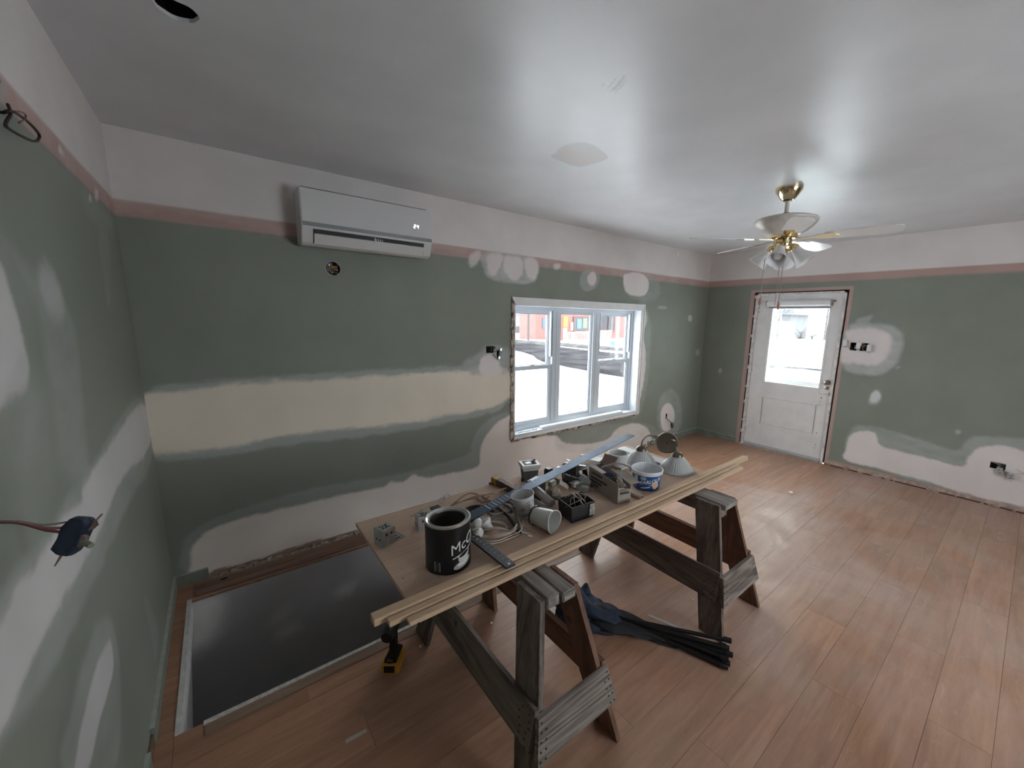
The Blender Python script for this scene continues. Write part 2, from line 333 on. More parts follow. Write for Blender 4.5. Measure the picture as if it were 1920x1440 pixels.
def paint_right(U, V):
    p = Paint(U, V, GREEN); common(p, False)
    a = ((U < -.612) & (U > -1.742) & (V < 2.105)).astype(float); p.blend(a, PINK)
    b = np.clip((.055+.016*fbm(U, V*0, 5, 3)-V)/.008+.5, 0, 1)*(U < -1.68); p.blend(b, (.42, .29, .24))
    p.film(rt((1592, 610), (1607, 605), (1639, 607), (1668, 609), (1685, 617), (1695, 630), (1694, 652), (1685, 677), (1664, 698), (1635, 705), (1593, 699), (1577, 688), (1574, 640)), (.48, .485, .48), .04, .02, .9)
    p.poly(rt((1588, 615), (1652, 616), (1667, 627), (1673, 640), (1667, 661), (1660, 677), (1639, 686), (1602, 681), (1575, 680), (1577, 657), (1585, 637)), MUD, .05, .02, .95)
    p.film(rt((1600, 600), (1631, 590), (1639, 591), (1628, 605), (1612, 609)), (.5, .5, .5), .03, .03, .8)
    p.film(rt((1624, 750), (1643, 727), (1654, 740), (1650, 757), (1630, 762)), FILM, .02, .02, .7); p.poly(rt((1629, 746), (1643, 730), (1652, 740), (1649, 753), (1634, 756)), (.62, .62, .63), .02, .012)
    p.film(rt((1582, 866), (1592, 797), (1640, 798), (1676, 810), (1737, 828), (1798, 850), (1808, 822), (1859, 817), (1920, 823), (2060, 830), (2060, 990), (1920, 955)), FILM, .03, .02, .75)
    p.poly(rt((1577, 864), (1587, 838), (1594, 810), (1639, 807), (1645, 819), (1646, 835), (1707, 851), (1768, 866), (1807, 878), (1812, 859), (1829, 842), (1859, 833), (1890, 836), (1920, 846), (1990, 860), (2060, 890), (2060, 1010), (1920, 948), (1850, 938), (1740, 903), (1640, 876)), MUD, .02, .012)
    for q in (((1348, 692), (1353, 690), (1353, 700), (1347, 700)), ((1792, 808), (1800, 806), (1800, 813), (1793, 814)), ((1680, 688), (1690, 685), (1684, 692), (1679, 693))): p.poly(rt(*q), (.5, .5, .5), .02, .01, .7)
    return p
def paint_left(U, V):
    p = Paint(U, V, GREEN); common(p)
    p.film(lf((-60, 150), (15, 155), (15, 190), (-60, 200)), (.4, .4, .38), .03, .01, .8)
    for q in (((112, 270), (118, 285), (122, 292), (108, 285)), ((180, 350), (185, 360), (184, 375), (176, 372)), ((167, 358), (173, 372), (172, 382), (165, 378))): p.poly(lf(*q), WTOP, .02, .01, .8)
    p.film(lf((-40, 300), (0, 420), (20, 450), (60, 560), (70, 700), (75, 900), (-40, 900)), FILM, .1, .04, .3)
    p.film(lf((17, 462), (45, 504), (132, 574), (150, 680), (163, 820), (167, 900), (111, 900), (104, 780), (83, 643), (66, 567)), FILM, .06, .02, .5)
    p.film(lf((40, 750), (95, 700), (105, 900), (60, 1050), (20, 1050)), FILM, .08, .03, .35)
    p.film(lf((180, 420), (205, 430), (208, 570), (200, 575)), FILM, .04, .02, .3); p.film(lf((150, 340), (200, 400), (215, 420), (200, 440), (160, 400)), (.36, .38, .36), .06, .03, .4)
    p.poly(lf((-60, 380), (0, 487), (14, 521), (31, 591), (45, 643), (56, 698), (45, 733), (21, 751), (0, 765), (-60, 790)), (.6, .575, .57), .03, .015, .95)
    p.film(lf((20, 751), (45, 733), (56, 698), (45, 643), (20, 700), (0, 730), (0, 765)), FILM, .03, .02, .5)
    p.poly(lf((69, 501), (90, 490), (115, 539), (123, 587), (115, 607), (90, 587), (76, 546)), (.43, .445, .435), .06, .015, .85)
    p.film(lf((262, 740), (235, 765), (200, 830), (150, 900), (130, 930), (90, 1000), (20, 1080), (-60, 1200), (-60, 1500), (0, 1412), (58, 1316), (109, 1235), (156, 1140), (190, 1062), (212, 1010), (252, 920), (278, 890), (288, 840), (276, 760)), FILM, .03, .015, .7)
    p.poly(lf((270, 751), (243, 775), (215, 824), (181, 872), (160, 900), (152, 925), (156, 940), (117, 962), (78, 1051), (31, 1098), (0, 1172), (-60, 1280), (-60, 1460), (0, 1380), (31, 1300), (58, 1242), (93, 1172), (128, 1106), (163, 1043), (187, 997), (218, 919), (241, 880), (267, 862), (282, 834), (284, 790)), (.60, .58, .575), .025, .012)
    p.film(lf((202, 1140), (218, 1191), (228, 1269), (224, 1460), (100, 1480), (136, 1308), (171, 1191)), FILM, .03, .012, .55)
    p.poly(lf((208, 1195), (215, 1249), (202, 1300), (183, 1366), (162, 1470), (132, 1470), (156, 1347), (179, 1249), (198, 1211)), (.56, .54, .54), .015, .006, .95)
    p.film(lf((268, 1120), (275, 1120), (300, 1180), (290, 1260), (285, 1200)), FILM, .03, .01, .3)
    return p
# ---- walls
bh = [(WX0, WX1, WZ0, WZ1), (.962, 1.066, 1.938, 2.038), (2.222, 2.30, 1.36, 1.42), (2.335, 2.372, 1.315, 1.375), (5.10, 5.135, .33, .40)]
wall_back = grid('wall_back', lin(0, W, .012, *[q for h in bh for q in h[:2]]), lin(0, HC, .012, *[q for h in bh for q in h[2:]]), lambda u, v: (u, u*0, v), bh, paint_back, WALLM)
DY0, DY1, DZ = -1.700, -.668, 2.066
rh = [(DY0, DY1, -.1, DZ), (-1.948, -1.785, 1.388, 1.476), (-3.112, -3.014, .364, .428), (-5.15, -3.85, .5, 2.2)]
wall_right = grid('wall_right', np.concatenate([lin(0, -3.5, .014, -.612, -.6125, -1.742, -1.7425, *[q for h in rh for q in h[:2]]), lin(-3.5, YF, .1, -5.15, -3.85)]), lin(0, HC, .014, 2.105, 2.1055, *[q for h in rh for q in h[2:]]), lambda u, v: (u*0+W, u, v), rh, paint_right, WALLM)
lh = [(-2.34, -2.27, 1.22, 1.32), (-1.56, -1.50, 2.14, 2.20)]
wall_left = grid('wall_left', np.concatenate([lin(0, -2.4, .010, *[q for h in lh for q in h[:2]]), lin(-2.4, YF, .1)]), lin(0, HC, .010, *[q for h in lh for q in h[2:]]), lambda u, v: (u*0, u, v), lh, paint_left, WALLM)
def plain(c):
    def f(U, V):
        p = Paint(U, V, c); common(p); return p
    return f
fh = [(2.15, 3.75, .65, 2.15)]
wall_front = grid('wall_front', lin(0, W, .1, 2.15, 3.75), lin(0, HC, .05, .65, 2.15), lambda u, v: (u, u*0+YF, v), fh, plain(GREEN), WALLM)
# ---- ceiling
HCX, HCY = .352, -1.285
def paint_ceil(U, V):
    p = Paint(U, V, (.69, .695, .72)); q = lambda *a: [(onz(x, y, HC).x, onz(x, y, HC).y) for x, y in a]
    p.poly(q((1028, 292), (1042, 287), (1052, 274), (1082, 266), (1105, 268), (1128, 280), (1140, 293), (1138, 299), (1105, 310), (1082, 314), (1050, 302)), (.47, .46, .45), .01, .006, .8)
    p.film(q((1045, 288), (1062, 272), (1120, 290), (1135, 298), (1082, 312), (1050, 300)), (.55, .47, .43), .03, .02, .8)
    for a, b in (((1127, 163), (1133, 157)), ((1138, 168), (1158, 144)), ((1142, 173), (1172, 146)), ((1147, 173), (1173, 139)), ((1153, 174), (1174, 152)), ((1150, 170), (1168, 150))):
        (x0, y0), (x1, y1) = q(a, b); n = Vector((y1-y0, x0-x1)).normalized()*.004; p.poly([(x0-n.x, y0-n.y), (x0+n.x, y0+n.y), (x1+n.x, y1+n.y), (x1-n.x, y1-n.y)], (.42, .42, .44), .006, .003, .55)
    for q1 in ((1111, 220), (1112, 221)): pass
    return p
ceiling = grid('ceiling', np.concatenate([lin(0, 3.2, .01, HCX-.06, HCX+.06), lin(3.2, W, .05)]), np.concatenate([lin(0, -2.0, .01, HCY-.06, HCY+.06), lin(-2.0, YF, .1)]), lambda u, v: (u, v, u*0+HC), [(HCX-.06, HCX+.06, HCY-.06, HCY+.06)], paint_ceil, CEILM)
def collar(name, M, half, prof, m, parent):
    """square plate with a round hole, in the xy plane of M"""
    n = 32; s = MB(); out = []; inn = []
    for i in range(n):
        a = 2*PI*i/n+PI/4; c, q = math.cos(a), math.sin(a); k = half/max(abs(c), abs(q)); r = prof*(1+.03*math.sin(3*a)+.025*math.sin(7*a+1)); out.append(M @ Vector((c*k, q*k, 0))); inn.append(M @ Vector((c*r, q*r, 0)))
    back = [p+(M.to_3x3() @ Vector((0, 0, -.012))) for p in inn]
    s.loft([out, inn, back], True, False); return s.build(name, m, parent)
ceilpaint = mat('ceiling_paint_plain', (.69, .695, .72), .4)
greenpaint = mat('green_wall_paint', GREEN, .55, var=.05)
collar('hole_edge', frame((HCX, HCY, HC), (1, 0, 0), (0, -1, 0)), .0602, .053, ceilpaint, ceiling)
MB().lathe([(.085, HC+.013), (.085, HC+.10), (.0, HC+.10)], 20, Matrix.Translation((HCX, HCY, 0)), False).build('cavity', DARKHOLE, ceiling)
# ---- floor: slab pieces round the opening, then single laminate planks
def sub_rect(r, h):
    (a, b, c, d), (e, f, g, k) = r, h
    if b <= e or a >= f or d <= g or c >= k: return [r]
    o = []
    if a < e: o.append((a, e, c, d))
    if b > f: o.append((f, b, c, d))
    x0, x1 = max(a, e), min(b, f)
    if c < g: o.append((x0, x1, c, g))
    if d > k: o.append((x0, x1, k, d))
    return o
HR = (HX0, HX1, HY0, HY1)
fm = MB()
for a, b, c, d in sub_rect((0, W, YF, 0), HR): fm.bb((a, c, -.10), (b, d, -.0135))
floor = fm.build('floor', mat('subfloor_board', (.24, .16, .11), .8, var=.2)); floor['kind'] = 'structure'
def floor_mat():
    m = bpy.data.materials.new('dusty_laminate'); m.use_nodes = True; nt = m.node_tree; N = nt.nodes; L = nt.links; b = N['Principled BSDF']
    ge = N.new('ShaderNodeNewGeometry'); oi = N.new('ShaderNodeObjectInfo')
    off = N.new('ShaderNodeVectorMath'); off.operation = 'SCALE'; off.inputs[0].default_value = (11, 6, 0); L.new(oi.outputs['Random'], off.inputs['Scale'])
    ad = N.new('ShaderNodeVectorMath'); ad.operation = 'ADD'; L.new(ge.outputs['Position'], ad.inputs[0]); L.new(off.outputs[0], ad.inputs[1])
    mp = N.new('ShaderNodeMapping'); mp.inputs['Scale'].default_value = (.9, 9, 1); L.new(ad.outputs[0], mp.inputs[0])
    g1 = N.new('ShaderNodeTexNoise'); g1.inputs['Scale'].default_value = 2.5; g1.inputs['Detail'].default_value = 7; g1.inputs['Distortion'].default_value = .8; L.new(mp.outputs[0], g1.inputs['Vector'])
    mp2 = N.new('ShaderNodeMapping'); mp2.inputs['Scale'].default_value = (4, 90, 1); L.new(ad.outputs[0], mp2.inputs[0])
    g2 = N.new('ShaderNodeTexNoise'); g2.inputs['Scale'].default_value = 3; g2.inputs['Detail'].default_value = 4; L.new(mp2.outputs[0], g2.inputs['Vector'])
    av = N.new('ShaderNodeMath'); av.operation = 'MULTIPLY_ADD'; av.inputs[1].default_value = .45; L.new(g2.outputs[0], av.inputs[0]); L.new(g1.outputs[0], av.inputs[2])
    cr = N.new('ShaderNodeMapRange'); cr.inputs[1].default_value = .5; cr.inputs[2].default_value = 1.0; L.new(av.outputs[0], cr.inputs[0])
    mx = N.new('ShaderNodeMix'); mx.data_type = 'RGBA'; mx.inputs[6].default_value = (.47, .255, .158, 1); mx.inputs[7].default_value = (.30, .148, .086, 1); L.new(cr.outputs[0], mx.inputs[0])
    pv = N.new('ShaderNodeMapRange'); pv.inputs[3].default_value = .90; pv.inputs[4].default_value = 1.08; L.new(oi.outputs['Random'], pv.inputs[0])
    ps = N.new('ShaderNodeVectorMath'); ps.operation = 'SCALE'; L.new(mx.outputs[2], ps.inputs[0]); L.new(pv.outputs[0], ps.inputs['Scale'])
    # plaster dust: broad clouds, foot-scuffed streaks; swept-clean area in front of the door
    d1 = N.new('ShaderNodeTexNoise'); d1.inputs['Scale'].default_value = 1.6; d1.inputs['Detail'].default_value = 8; d1.inputs['Roughness'].default_value = .62; d1.inputs['Distortion'].default_value = .5; L.new(ge.outputs['Position'], d1.inputs['Vector'])
    dr = N.new('ShaderNodeMapRange'); dr.inputs[1].default_value = .36; dr.inputs[2].default_value = .68; dr.inputs[3].default_value = .05; dr.inputs[4].default_value = .62; L.new(d1.outputs[0], dr.inputs[0])
    sx = N.new('ShaderNodeSeparateXYZ'); L.new(ge.outputs['Position'], sx.inputs[0])
    def edge(out, at, w, sgn):
        r = N.new('ShaderNodeMapRange'); r.inputs[1].default_value = at-w; r.inputs[2].default_value = at+w; r.inputs[3].default_value = 0 if sgn > 0 else 1; r.inputs[4].default_value = 1 if sgn > 0 else 0; L.new(out, r.inputs[0]); return r.outputs[0]
    # skewed door patch: x > 4.2 - .35*y', y > -1.83
    sk = N.new('ShaderNodeMath'); sk.operation = 'MULTIPLY_ADD'; sk.inputs[1].default_value = .30; L.new(sx.outputs[1], sk.inputs[0]); L.new(sx.outputs[0], sk.inputs[2])
    e1 = edge(sk.outputs[0], 4.05, .015, 1); e2 = edge(sx.outputs[1], -1.83, .02, 1)
    pm = N.new('ShaderNodeMath'); pm.operation = 'MULTIPLY'; L.new(e1, pm.inputs[0]); L.new(e2, pm.inputs[1])
    inv = N.new('ShaderNodeMath'); inv.operation = 'MULTIPLY_ADD'; inv.inputs[1].default_value = -.85; inv.inputs[2].default_value = 1; L.new(pm.outputs[0], inv.inputs[0])
    # more dust towards the far half of the room (x), less near the stair opening
    ex = edge(sx.outputs[0], 2.0, 1.6, 1); e0 = N.new('ShaderNodeMath'); e0.operation = 'MULTIPLY_ADD'; e0.inputs[1].default_value = .95; e0.inputs[2].default_value = .08; L.new(ex, e0.inputs[0])
    df = N.new('ShaderNodeMath'); df.operation = 'MULTIPLY'; L.new(dr.outputs[0], df.inputs[0]); L.new(inv.outputs[0], df.inputs[1])
    d2 = N.new('ShaderNodeMath'); d2.operation = 'MULTIPLY'; L.new(df.outputs[0], d2.inputs[0]); L.new(e0.outputs[0], d2.inputs[1])
    md = N.new('ShaderNodeMix'); md.data_type = 'RGBA'; L.new(d2.outputs[0], md.inputs[0]); L.new(ps.outputs[0], md.inputs[6]); md.inputs[7].default_value = (.52, .41, .375, 1)
    # dark scuffs
    s1 = N.new('ShaderNodeTexNoise'); s1.inputs['Scale'].default_value = 7; s1.inputs['Detail'].default_value = 10; s1.inputs['Roughness'].default_value = .7; s1.inputs['Distortion'].default_value = 1.2; L.new(ge.outputs['Position'], s1.inputs['Vector'])
    sr = N.new('ShaderNodeMapRange'); sr.inputs[1].default_value = .60; sr.inputs[2].default_value = .72; sr.inputs[3].default_value = 0; sr.inputs[4].default_value = .45; L.new(s1.outputs[0], sr.inputs[0])
    ms = N.new('ShaderNodeMix'); ms.data_type = 'RGBA'; L.new(sr.outputs[0], ms.inputs[0]); L.new(md.outputs[2], ms.inputs[6]); ms.inputs[7].default_value = (.25, .15, .11, 1)
    mp3 = N.new('ShaderNodeMapping'); mp3.inputs['Scale'].default_value = (2.2, 7, 1); mp3.inputs['Rotation'].default_value = (0, 0, .5); L.new(ge.outputs['Position'], mp3.inputs[0])
    s2 = N.new('ShaderNodeTexNoise'); s2.inputs['Scale'].default_value = 2.4; s2.inputs['Detail'].default_value = 9; s2.inputs['Roughness'].default_value = .68; s2.inputs['Distortion'].default_value = 1.6; L.new(mp3.outputs[0], s2.inputs['Vector'])
    p2 = N.new('ShaderNodeMapRange'); p2.inputs[1].default_value = .60; p2.inputs[2].default_value = .74; p2.inputs[4].default_value = .55; L.new(s2.outputs[0], p2.inputs[0])
    pm2 = N.new('ShaderNodeMath'); pm2.operation = 'MULTIPLY'; L.new(p2.outputs[0], pm2.inputs[0]); L.new(e0.outputs[0], pm2.inputs[1])
    m3 = N.new('ShaderNodeMix'); m3.data_type = 'RGBA'; L.new(pm2.outputs[0], m3.inputs[0]); L.new(ms.outputs[2], m3.inputs[6]); m3.inputs[7].default_value = (.58, .49, .46, 1)
    L.new(m3.outputs[2], b.inputs['Base Color'])
    rr = N.new('ShaderNodeMapRange'); rr.inputs[3].default_value = .30; rr.inputs[4].default_value = .62; rr.inputs[2].default_value = .6; L.new(d2.outputs[0], rr.inputs[0]); L.new(rr.outputs[0], b.inputs['Roughness'])
    b.inputs['Specular IOR Level'].default_value = .45
    bp = N.new('ShaderNodeBump'); bp.inputs['Strength'].default_value = .08; bp.inputs['Distance'].default_value = .001; L.new(g2.outputs[0], bp.inputs['Height']); L.new(bp.outputs[0], b.inputs['Normal'])
    return m
FLM = floor_mat(); PW, PL = .192, 1.22; cache = {}
def plank(a, b, c, d):
    w, l = round(b-a-.0012, 4), round(d-c-.0012, 4)
    if w < .01 or l < .01: return
    if (w, l) not in cache:
        me = MB().bb((0, 0, -.013), (w, l, 0)).build('plank', FLM); cache[(w, l)] = me.data; bpy.data.objects.remove(me)
    o = bpy.data.objects.new('plank', cache[(w, l)]); COL.objects.link(o); o.location = (a+.0006, c+.0006, 0); o.parent = floor
r = 0; y = -.0
while y > YF:
    y1 = max(y-PW, YF); x = -(r*.43 % 1)*PL
    while x < W:
        x0, x1 = max(0, x), min(W, x+PL)
        if x1-x0 > .002:
            for q in sub_rect((x0, x1, y1, y), HR): plank(*q)
        x += PL
    y = y1; r += 1
# ---- stairwell below the opening
well = thing('stairwell', 'dark stairwell opening cut into the laminate floor', 'stairwell', (HX0, HY0, -2.4), kind='structure')
xt, xb = ony(358, 1127, HY1).x, ony(362, 1363, HY1); ZB = -2.4; slope = (xb.x-xt)/(xb.z-0)
xbot = xt+slope*ZB
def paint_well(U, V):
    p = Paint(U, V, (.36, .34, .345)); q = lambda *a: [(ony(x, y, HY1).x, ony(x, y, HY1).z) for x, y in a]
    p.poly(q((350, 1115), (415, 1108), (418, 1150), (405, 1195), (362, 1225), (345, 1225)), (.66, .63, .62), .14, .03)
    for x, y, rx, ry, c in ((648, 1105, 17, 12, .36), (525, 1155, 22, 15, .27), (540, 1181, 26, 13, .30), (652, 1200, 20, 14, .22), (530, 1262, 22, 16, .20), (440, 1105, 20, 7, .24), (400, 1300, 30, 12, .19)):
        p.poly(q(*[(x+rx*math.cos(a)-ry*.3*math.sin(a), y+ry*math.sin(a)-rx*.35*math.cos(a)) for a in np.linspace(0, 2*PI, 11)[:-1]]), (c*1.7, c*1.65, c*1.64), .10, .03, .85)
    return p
WELLM = attr_mat('primed_drywall', .6, .1)
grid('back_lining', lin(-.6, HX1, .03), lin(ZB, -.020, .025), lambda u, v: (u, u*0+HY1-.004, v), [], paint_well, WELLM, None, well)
ew = MB(); ew.add([(xt, HY0, -.002), (xt, HY1, -.002), (xbot, HY1, ZB), (xbot, HY0, ZB)], [(0, 1, 2, 3)])
ew.build('end_lining', mat('white_drywall_end', (.62, .60, .60), .6, var=.06), well)
MB().bb((HX0, HY0, -.10), (xt+.004, HY1, .004)).build('corner_bead', mat('corner_bead_white', (.66, .64, .63), .6, var=.1), well)
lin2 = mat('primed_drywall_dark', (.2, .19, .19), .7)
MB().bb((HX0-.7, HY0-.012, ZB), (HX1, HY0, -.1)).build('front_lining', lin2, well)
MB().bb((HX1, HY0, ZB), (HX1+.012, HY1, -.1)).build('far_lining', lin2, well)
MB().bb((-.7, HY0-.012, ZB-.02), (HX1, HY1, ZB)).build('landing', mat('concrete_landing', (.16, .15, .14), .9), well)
# rim strips
MB().bb((.155, HY0-.016, 0), (HX1, HY0+.004, .006)).build('trim_1', mat('pale_edge_trim', (.62, .59, .56), .5, var=.2, vscale=60))['kind'] = 'structure'
MB().bb((.16, HY0-.075, .0), (HX1, HY0-.0165, .003)).build('trim_2', wood('raw_edge_board', (.34, .24, .18), (.22, .14, .10), 0, 9))['kind'] = 'structure'
bd = MB().bb((.10, -.195, .0), (HX1, -.052, .012)).build('trim_3', wood('worn_floor_board', (.30, .18, .13), (.16, .09, .065), 0, 9)); bd['kind'] = 'structure'
MB().bb((.18, -.05, .0), (HX1, -.012, .004)).build('trim_4', mat('rough_plaster_edge', (.34, .27, .22), .9, var=.4, vscale=50, bump=.6))['kind'] = 'structure'
MB().lathe([(.0, .0), (.014, .0), (.013, .0128), (0, .0128)], 14, Matrix.Translation((onz(420, 1085, .012).x, onz(420, 1085, .012).y, 0)) @ Matrix.Scale(1.5, 4, (1, 0, 0))).build('knot_hole', DARKHOLE, bd)
s = MB()
for i in range(60):
    x = random.uniform(.2, 1.5); h = random.uniform(.006, .02); s.box((x, -random.uniform(.004, .035), h/2+.003), (random.uniform(.01, .05), random.uniform(.006, .02), h), Matrix.Rotation(random.uniform(-.6, .6), 3, 'Z'))
setp(s.build('plaster_crumbs', mat('crumbled_plaster', (.42, .35, .30), .95, var=.3, vscale=80)), 'crumbled plaster bits along the bare foot of the back wall', 'rubble', None, 'stuff')
# ---- baseboards
BBM = mat('green_baseboard', (.20, .225, .19), .5, var=.12, vscale=20); BBE = mat('pale_baseboard_edge', (.44, .47, .43), .5, var=.1)  # paler tone for the strip along the top edge
def baseboard(name, a, b, t=.013, h=.072):
    o = MB().bb((a[0], a[1], .0), (b[0], b[1], h)).build(name, BBM, bevel=.002); o['kind'] = 'structure'
    return o
for nm, a, b in (('baseboard_left', (0, -1.175), (.014, 0)), ('baseboard_left_front', (0, YF), (.014, -1.29)), ('baseboard_back', (.014, -.014), (.165, 0)), ('baseboard_back_right', (4.72, -.014), (W, 0)), ('baseboard_right', (W-.014, -.606), (W, -.014)), ('baseboard_right_front', (W-.014, YF), (W, -3.6)), ('baseboard_front', (.014, YF), (W-.014, YF+.014))):
    o = baseboard(nm, a, b); e = MB().bb((a[0], a[1], .0715), (b[0]+(.001 if 'left' in nm else 0), b[1], .0745)).build('top_edge', BBE, o)
MB().bb((0, -1.285, 0), (.009, -1.18, .05)).build('trim_5', mat('bare_lath', (.16, .10, .07), .9, var=.3))['kind'] = 'structure'
s = MB()
for i in range(26):
    y = random.uniform(-3.6, -1.72); s.box((W-random.uniform(.006, .02), y, .006), (random.uniform(.006, .02), random.uniform(.01, .05), random.uniform(.006, .014)), Matrix.Rotation(random.uniform(-.5, .5), 3, 'Z'))
setp(s.build('plaster_crumbs', MATS['crumbled_plaster']), 'crumbled plaster bits along the foot of the door wall', 'rubble', None, 'stuff')
MB().bb((W-.010, -3.8, 0), (W-.002, -1.70, .012)).build('trim_6', mat('dark_floor_gap', (.07, .045, .035), .9))['kind'] = 'structure'
MB().bb((W-.006, -3.8, .012), (W, -1.70, .045)).build('trim_7', mat('bare_bottom_plate', (.42, .29, .24), .8, var=.25, vscale=25))['kind'] = 'structure'
# ================================================================== WINDOW
win = thing('window_1', 'white vinyl triple window with a fixed middle pane between two sliding sashes', 'window', (3.47, 0, .5), kind='structure')
JD = .10                                              # reveal depth
JX0, JX1, JZ0, JZ1 = 2.540, 4.395, .540, 1.790
def wp(name, a, b, m=VINYL, parent=win, bevel=0): return MB().bb(a, b).build(name, m, parent, bevel=bevel)
wp('jamb', (JX0-.018, -.004, JZ0-.02), (JX0, JD+.07, JZ1+.018)); wp('jamb', (JX1, -.004, JZ0-.02), (JX1+.018, JD+.07, JZ1+.018))
wp('head', (JX0, -.004, JZ1), (JX1, JD+.07, JZ1+.018)); wp('stool', (JX0, -.012, JZ0-.022), (JX1, JD+.07, JZ0))
# casing: mitred head and right leg, stepped profile; the left leg has been pulled off
CX0, CX1, CZ1 = 2.487, 4.468, 1.868
def casing(name, quad, depth):
    s = MB(); R = [[Vector((x, -d, z)) for x, z in quad] for d in (0, depth)]; s.loft(R); return s.build(name, WHITE, win)
casing('casing', [(CX0, CZ1), (CX1, CZ1), (JX1+.004, JZ1+.006), (JX0-.002, JZ1+.006)], .016)
casing('casing_lip', [(CX0, CZ1), (CX1, CZ1), (CX1-.015, CZ1-.016), (CX0+.012, CZ1-.016)], .024)
casing('casing_bead', [(JX0, JZ1+.030), (JX1+.03, JZ1+.030), (JX1+.022, JZ1+.018), (JX0, JZ1+.018)], .020)
casing('casing', [(CX1, CZ1), (CX1, .487), (JX1+.004, .487), (JX1+.004, JZ1+.006)], .016)
casing('casing_lip', [(CX1, CZ1), (CX1, .487), (CX1-.015, .487), (CX1-.015, CZ1-.016)], .024)
casing('casing_bead', [(JX1+.03, JZ1+.03), (JX1+.03, .487), (JX1+.018, .487), (JX1+.018, JZ1+.018)], .020)
# unit frames: (x0,x1,kind)
yF, yB = JD, JD+.065
wp('frame', (JX0, yF, JZ1-.035), (JX1, yB, JZ1)); wp('frame', (JX0, yF, JZ0), (JX1, yB, JZ0+.045))
M1, M2 = (3.085, 3.185), (3.690, 3.790)
for a, b in ((JX0, JX0+.03), M1, M2, (JX1-.04, JX1)): wp('mullion', (a, yF-.004, JZ0+.045), (b, yB, JZ1-.035))
for a, b in ((M1[0]+.046, M1[1]-.046), (M2[0]+.046, M2[1]-.046)): wp('mullion_groove', (a, yF-.0055, JZ0+.05), (b, yF-.004, JZ1-.04), mat('vinyl_joint', (.45, .47, .5), .5))
G = glass_mat()
def sash(name, x0, x1, z0, z1, y, w, wt=None, wb=None):
    wt = wt or w; wb = wb or w; s = MB(); d = .028
    s.bb((x0, y, z0), (x0+w, y+d, z1)).bb((x1-w, y, z0), (x1, y+d, z1)).bb((x0+w, y, z0), (x1-w, y+d, z0+wb)).bb((x0+w, y, z1-wt), (x1-w, y+d, z1))
    o = s.build(name, VINYL, win); b = .008; s = MB()
    s.bb((x0+w, y+.006, z0+wb), (x0+w+b, y+.02, z1-wt)).bb((x1-w-b, y+.006, z0+wb), (x1-w, y+.02, z1-wt)).bb((x0+w, y+.006, z0+wb), (x1-w, y+.02, z0+wb+b)).bb((x0+w, y+.006, z1-wt-b), (x1-w, y+.02, z1-wt))
    s.build('glazing_bead', mat('glazing_bead', (.45, .50, .57), .4), o)
    MB().bb((x0+w-.002, y+.012, z0+wb-.002), (x1-w+.002, y+.016, z1-wt+.002)).build('pane', G, o)
    return o
ZM = 1.182
for x0, x1 in ((JX0+.03, M1[0]), (M2[1], JX1-.04)):
    sash('sash', x0, x1, ZM-.018, JZ1-.035, yF+.036, .036, .03, .036)                     # outer upper sash
    lo = sash('sash', x0+.004, x1-.004, JZ0+.045, ZM+.018, yF+.004, .040, .036, .036)      # inner lower sash
    xm = (x0+x1)/2
    MB().bb((xm-.03, yF-.004, ZM+.018), (xm+.03, yF+.02, ZM+.030)).build('sash_lock', VINYL, lo, bevel=.003)
    MB().bb((x0+.01, yF+.0, ZM+.1), (x0+.022, yF+.03, JZ1-.04)).build('track', VINYL, win); MB().bb((x1-.022, yF+.0, ZM+.1), (x1-.010, yF+.03, JZ1-.04)).build('track', VINYL, win)
    s = MB(); c = Vector((x1-.11, yF+.0145, ZM-.13)); s.tube(arc(c, .015, .5, 2*PI-.3, 14, (1, 0, 0), (0, 0, 1)), .002, 5); s.build('sticker_mark', mat('grey_print', (.35, .37, .4), .6), lo)
sash('fixed_frame', M1[1], M2[0], JZ0+.045, JZ1-.035, yF+.012, .024)
for px, py in ((1068, 778), (1088, 772)):
    c = ony(px, py, yF+.022); c.z += .035; s = MB()
    for k in range(4): s.box((c.x-.02+k*.014, yF+.0225, c.z+.006*(k % 2)), (.012, .0008, .026))
    s.build('sticker_mark', mat('red_print', (.75, .06, .05), .6), win)
sc = ony(1165, 768, .03); sa = ony(1013, 803, .02)
MB().bar((sa.x+.01, .03, JZ0+.012), (sc.x, .03, JZ0+.012), .06, .022).build('loose_stool_trim', WHITE, win, bevel=.005)
MB().bb((JX0-.02, -.02, JZ0-.045), (CX1, -.0, JZ0-.022)).build('apron', WHITE, win)
# things left on the sill
for k, (px, py, l, a) in enumerate(((975, 806, .05, .3), (985, 800, .06, -.4), (997, 801, .05, .6), (1003, 797, .04, .1), (990, 807, .035, -.2))):
    c = ony(px, py, .02); s = MB(); c.z = JZ0+.005; d = Vector((math.cos(a), math.sin(a)*.6, 0))*l/2; s.tube([c-d, c+d], .004, 6); s.lathe([(.0, 0), (.008, 0), (.007, .004), (0, .005)], 8, frame(c+d, Vector((0, 0, 1)), Vector((d.y, -d.x, 0))))
    solo(s, 'screw', GALV, 'small loose steel screw lying on the window sill', 'screw', group='loose screws on the window sill')
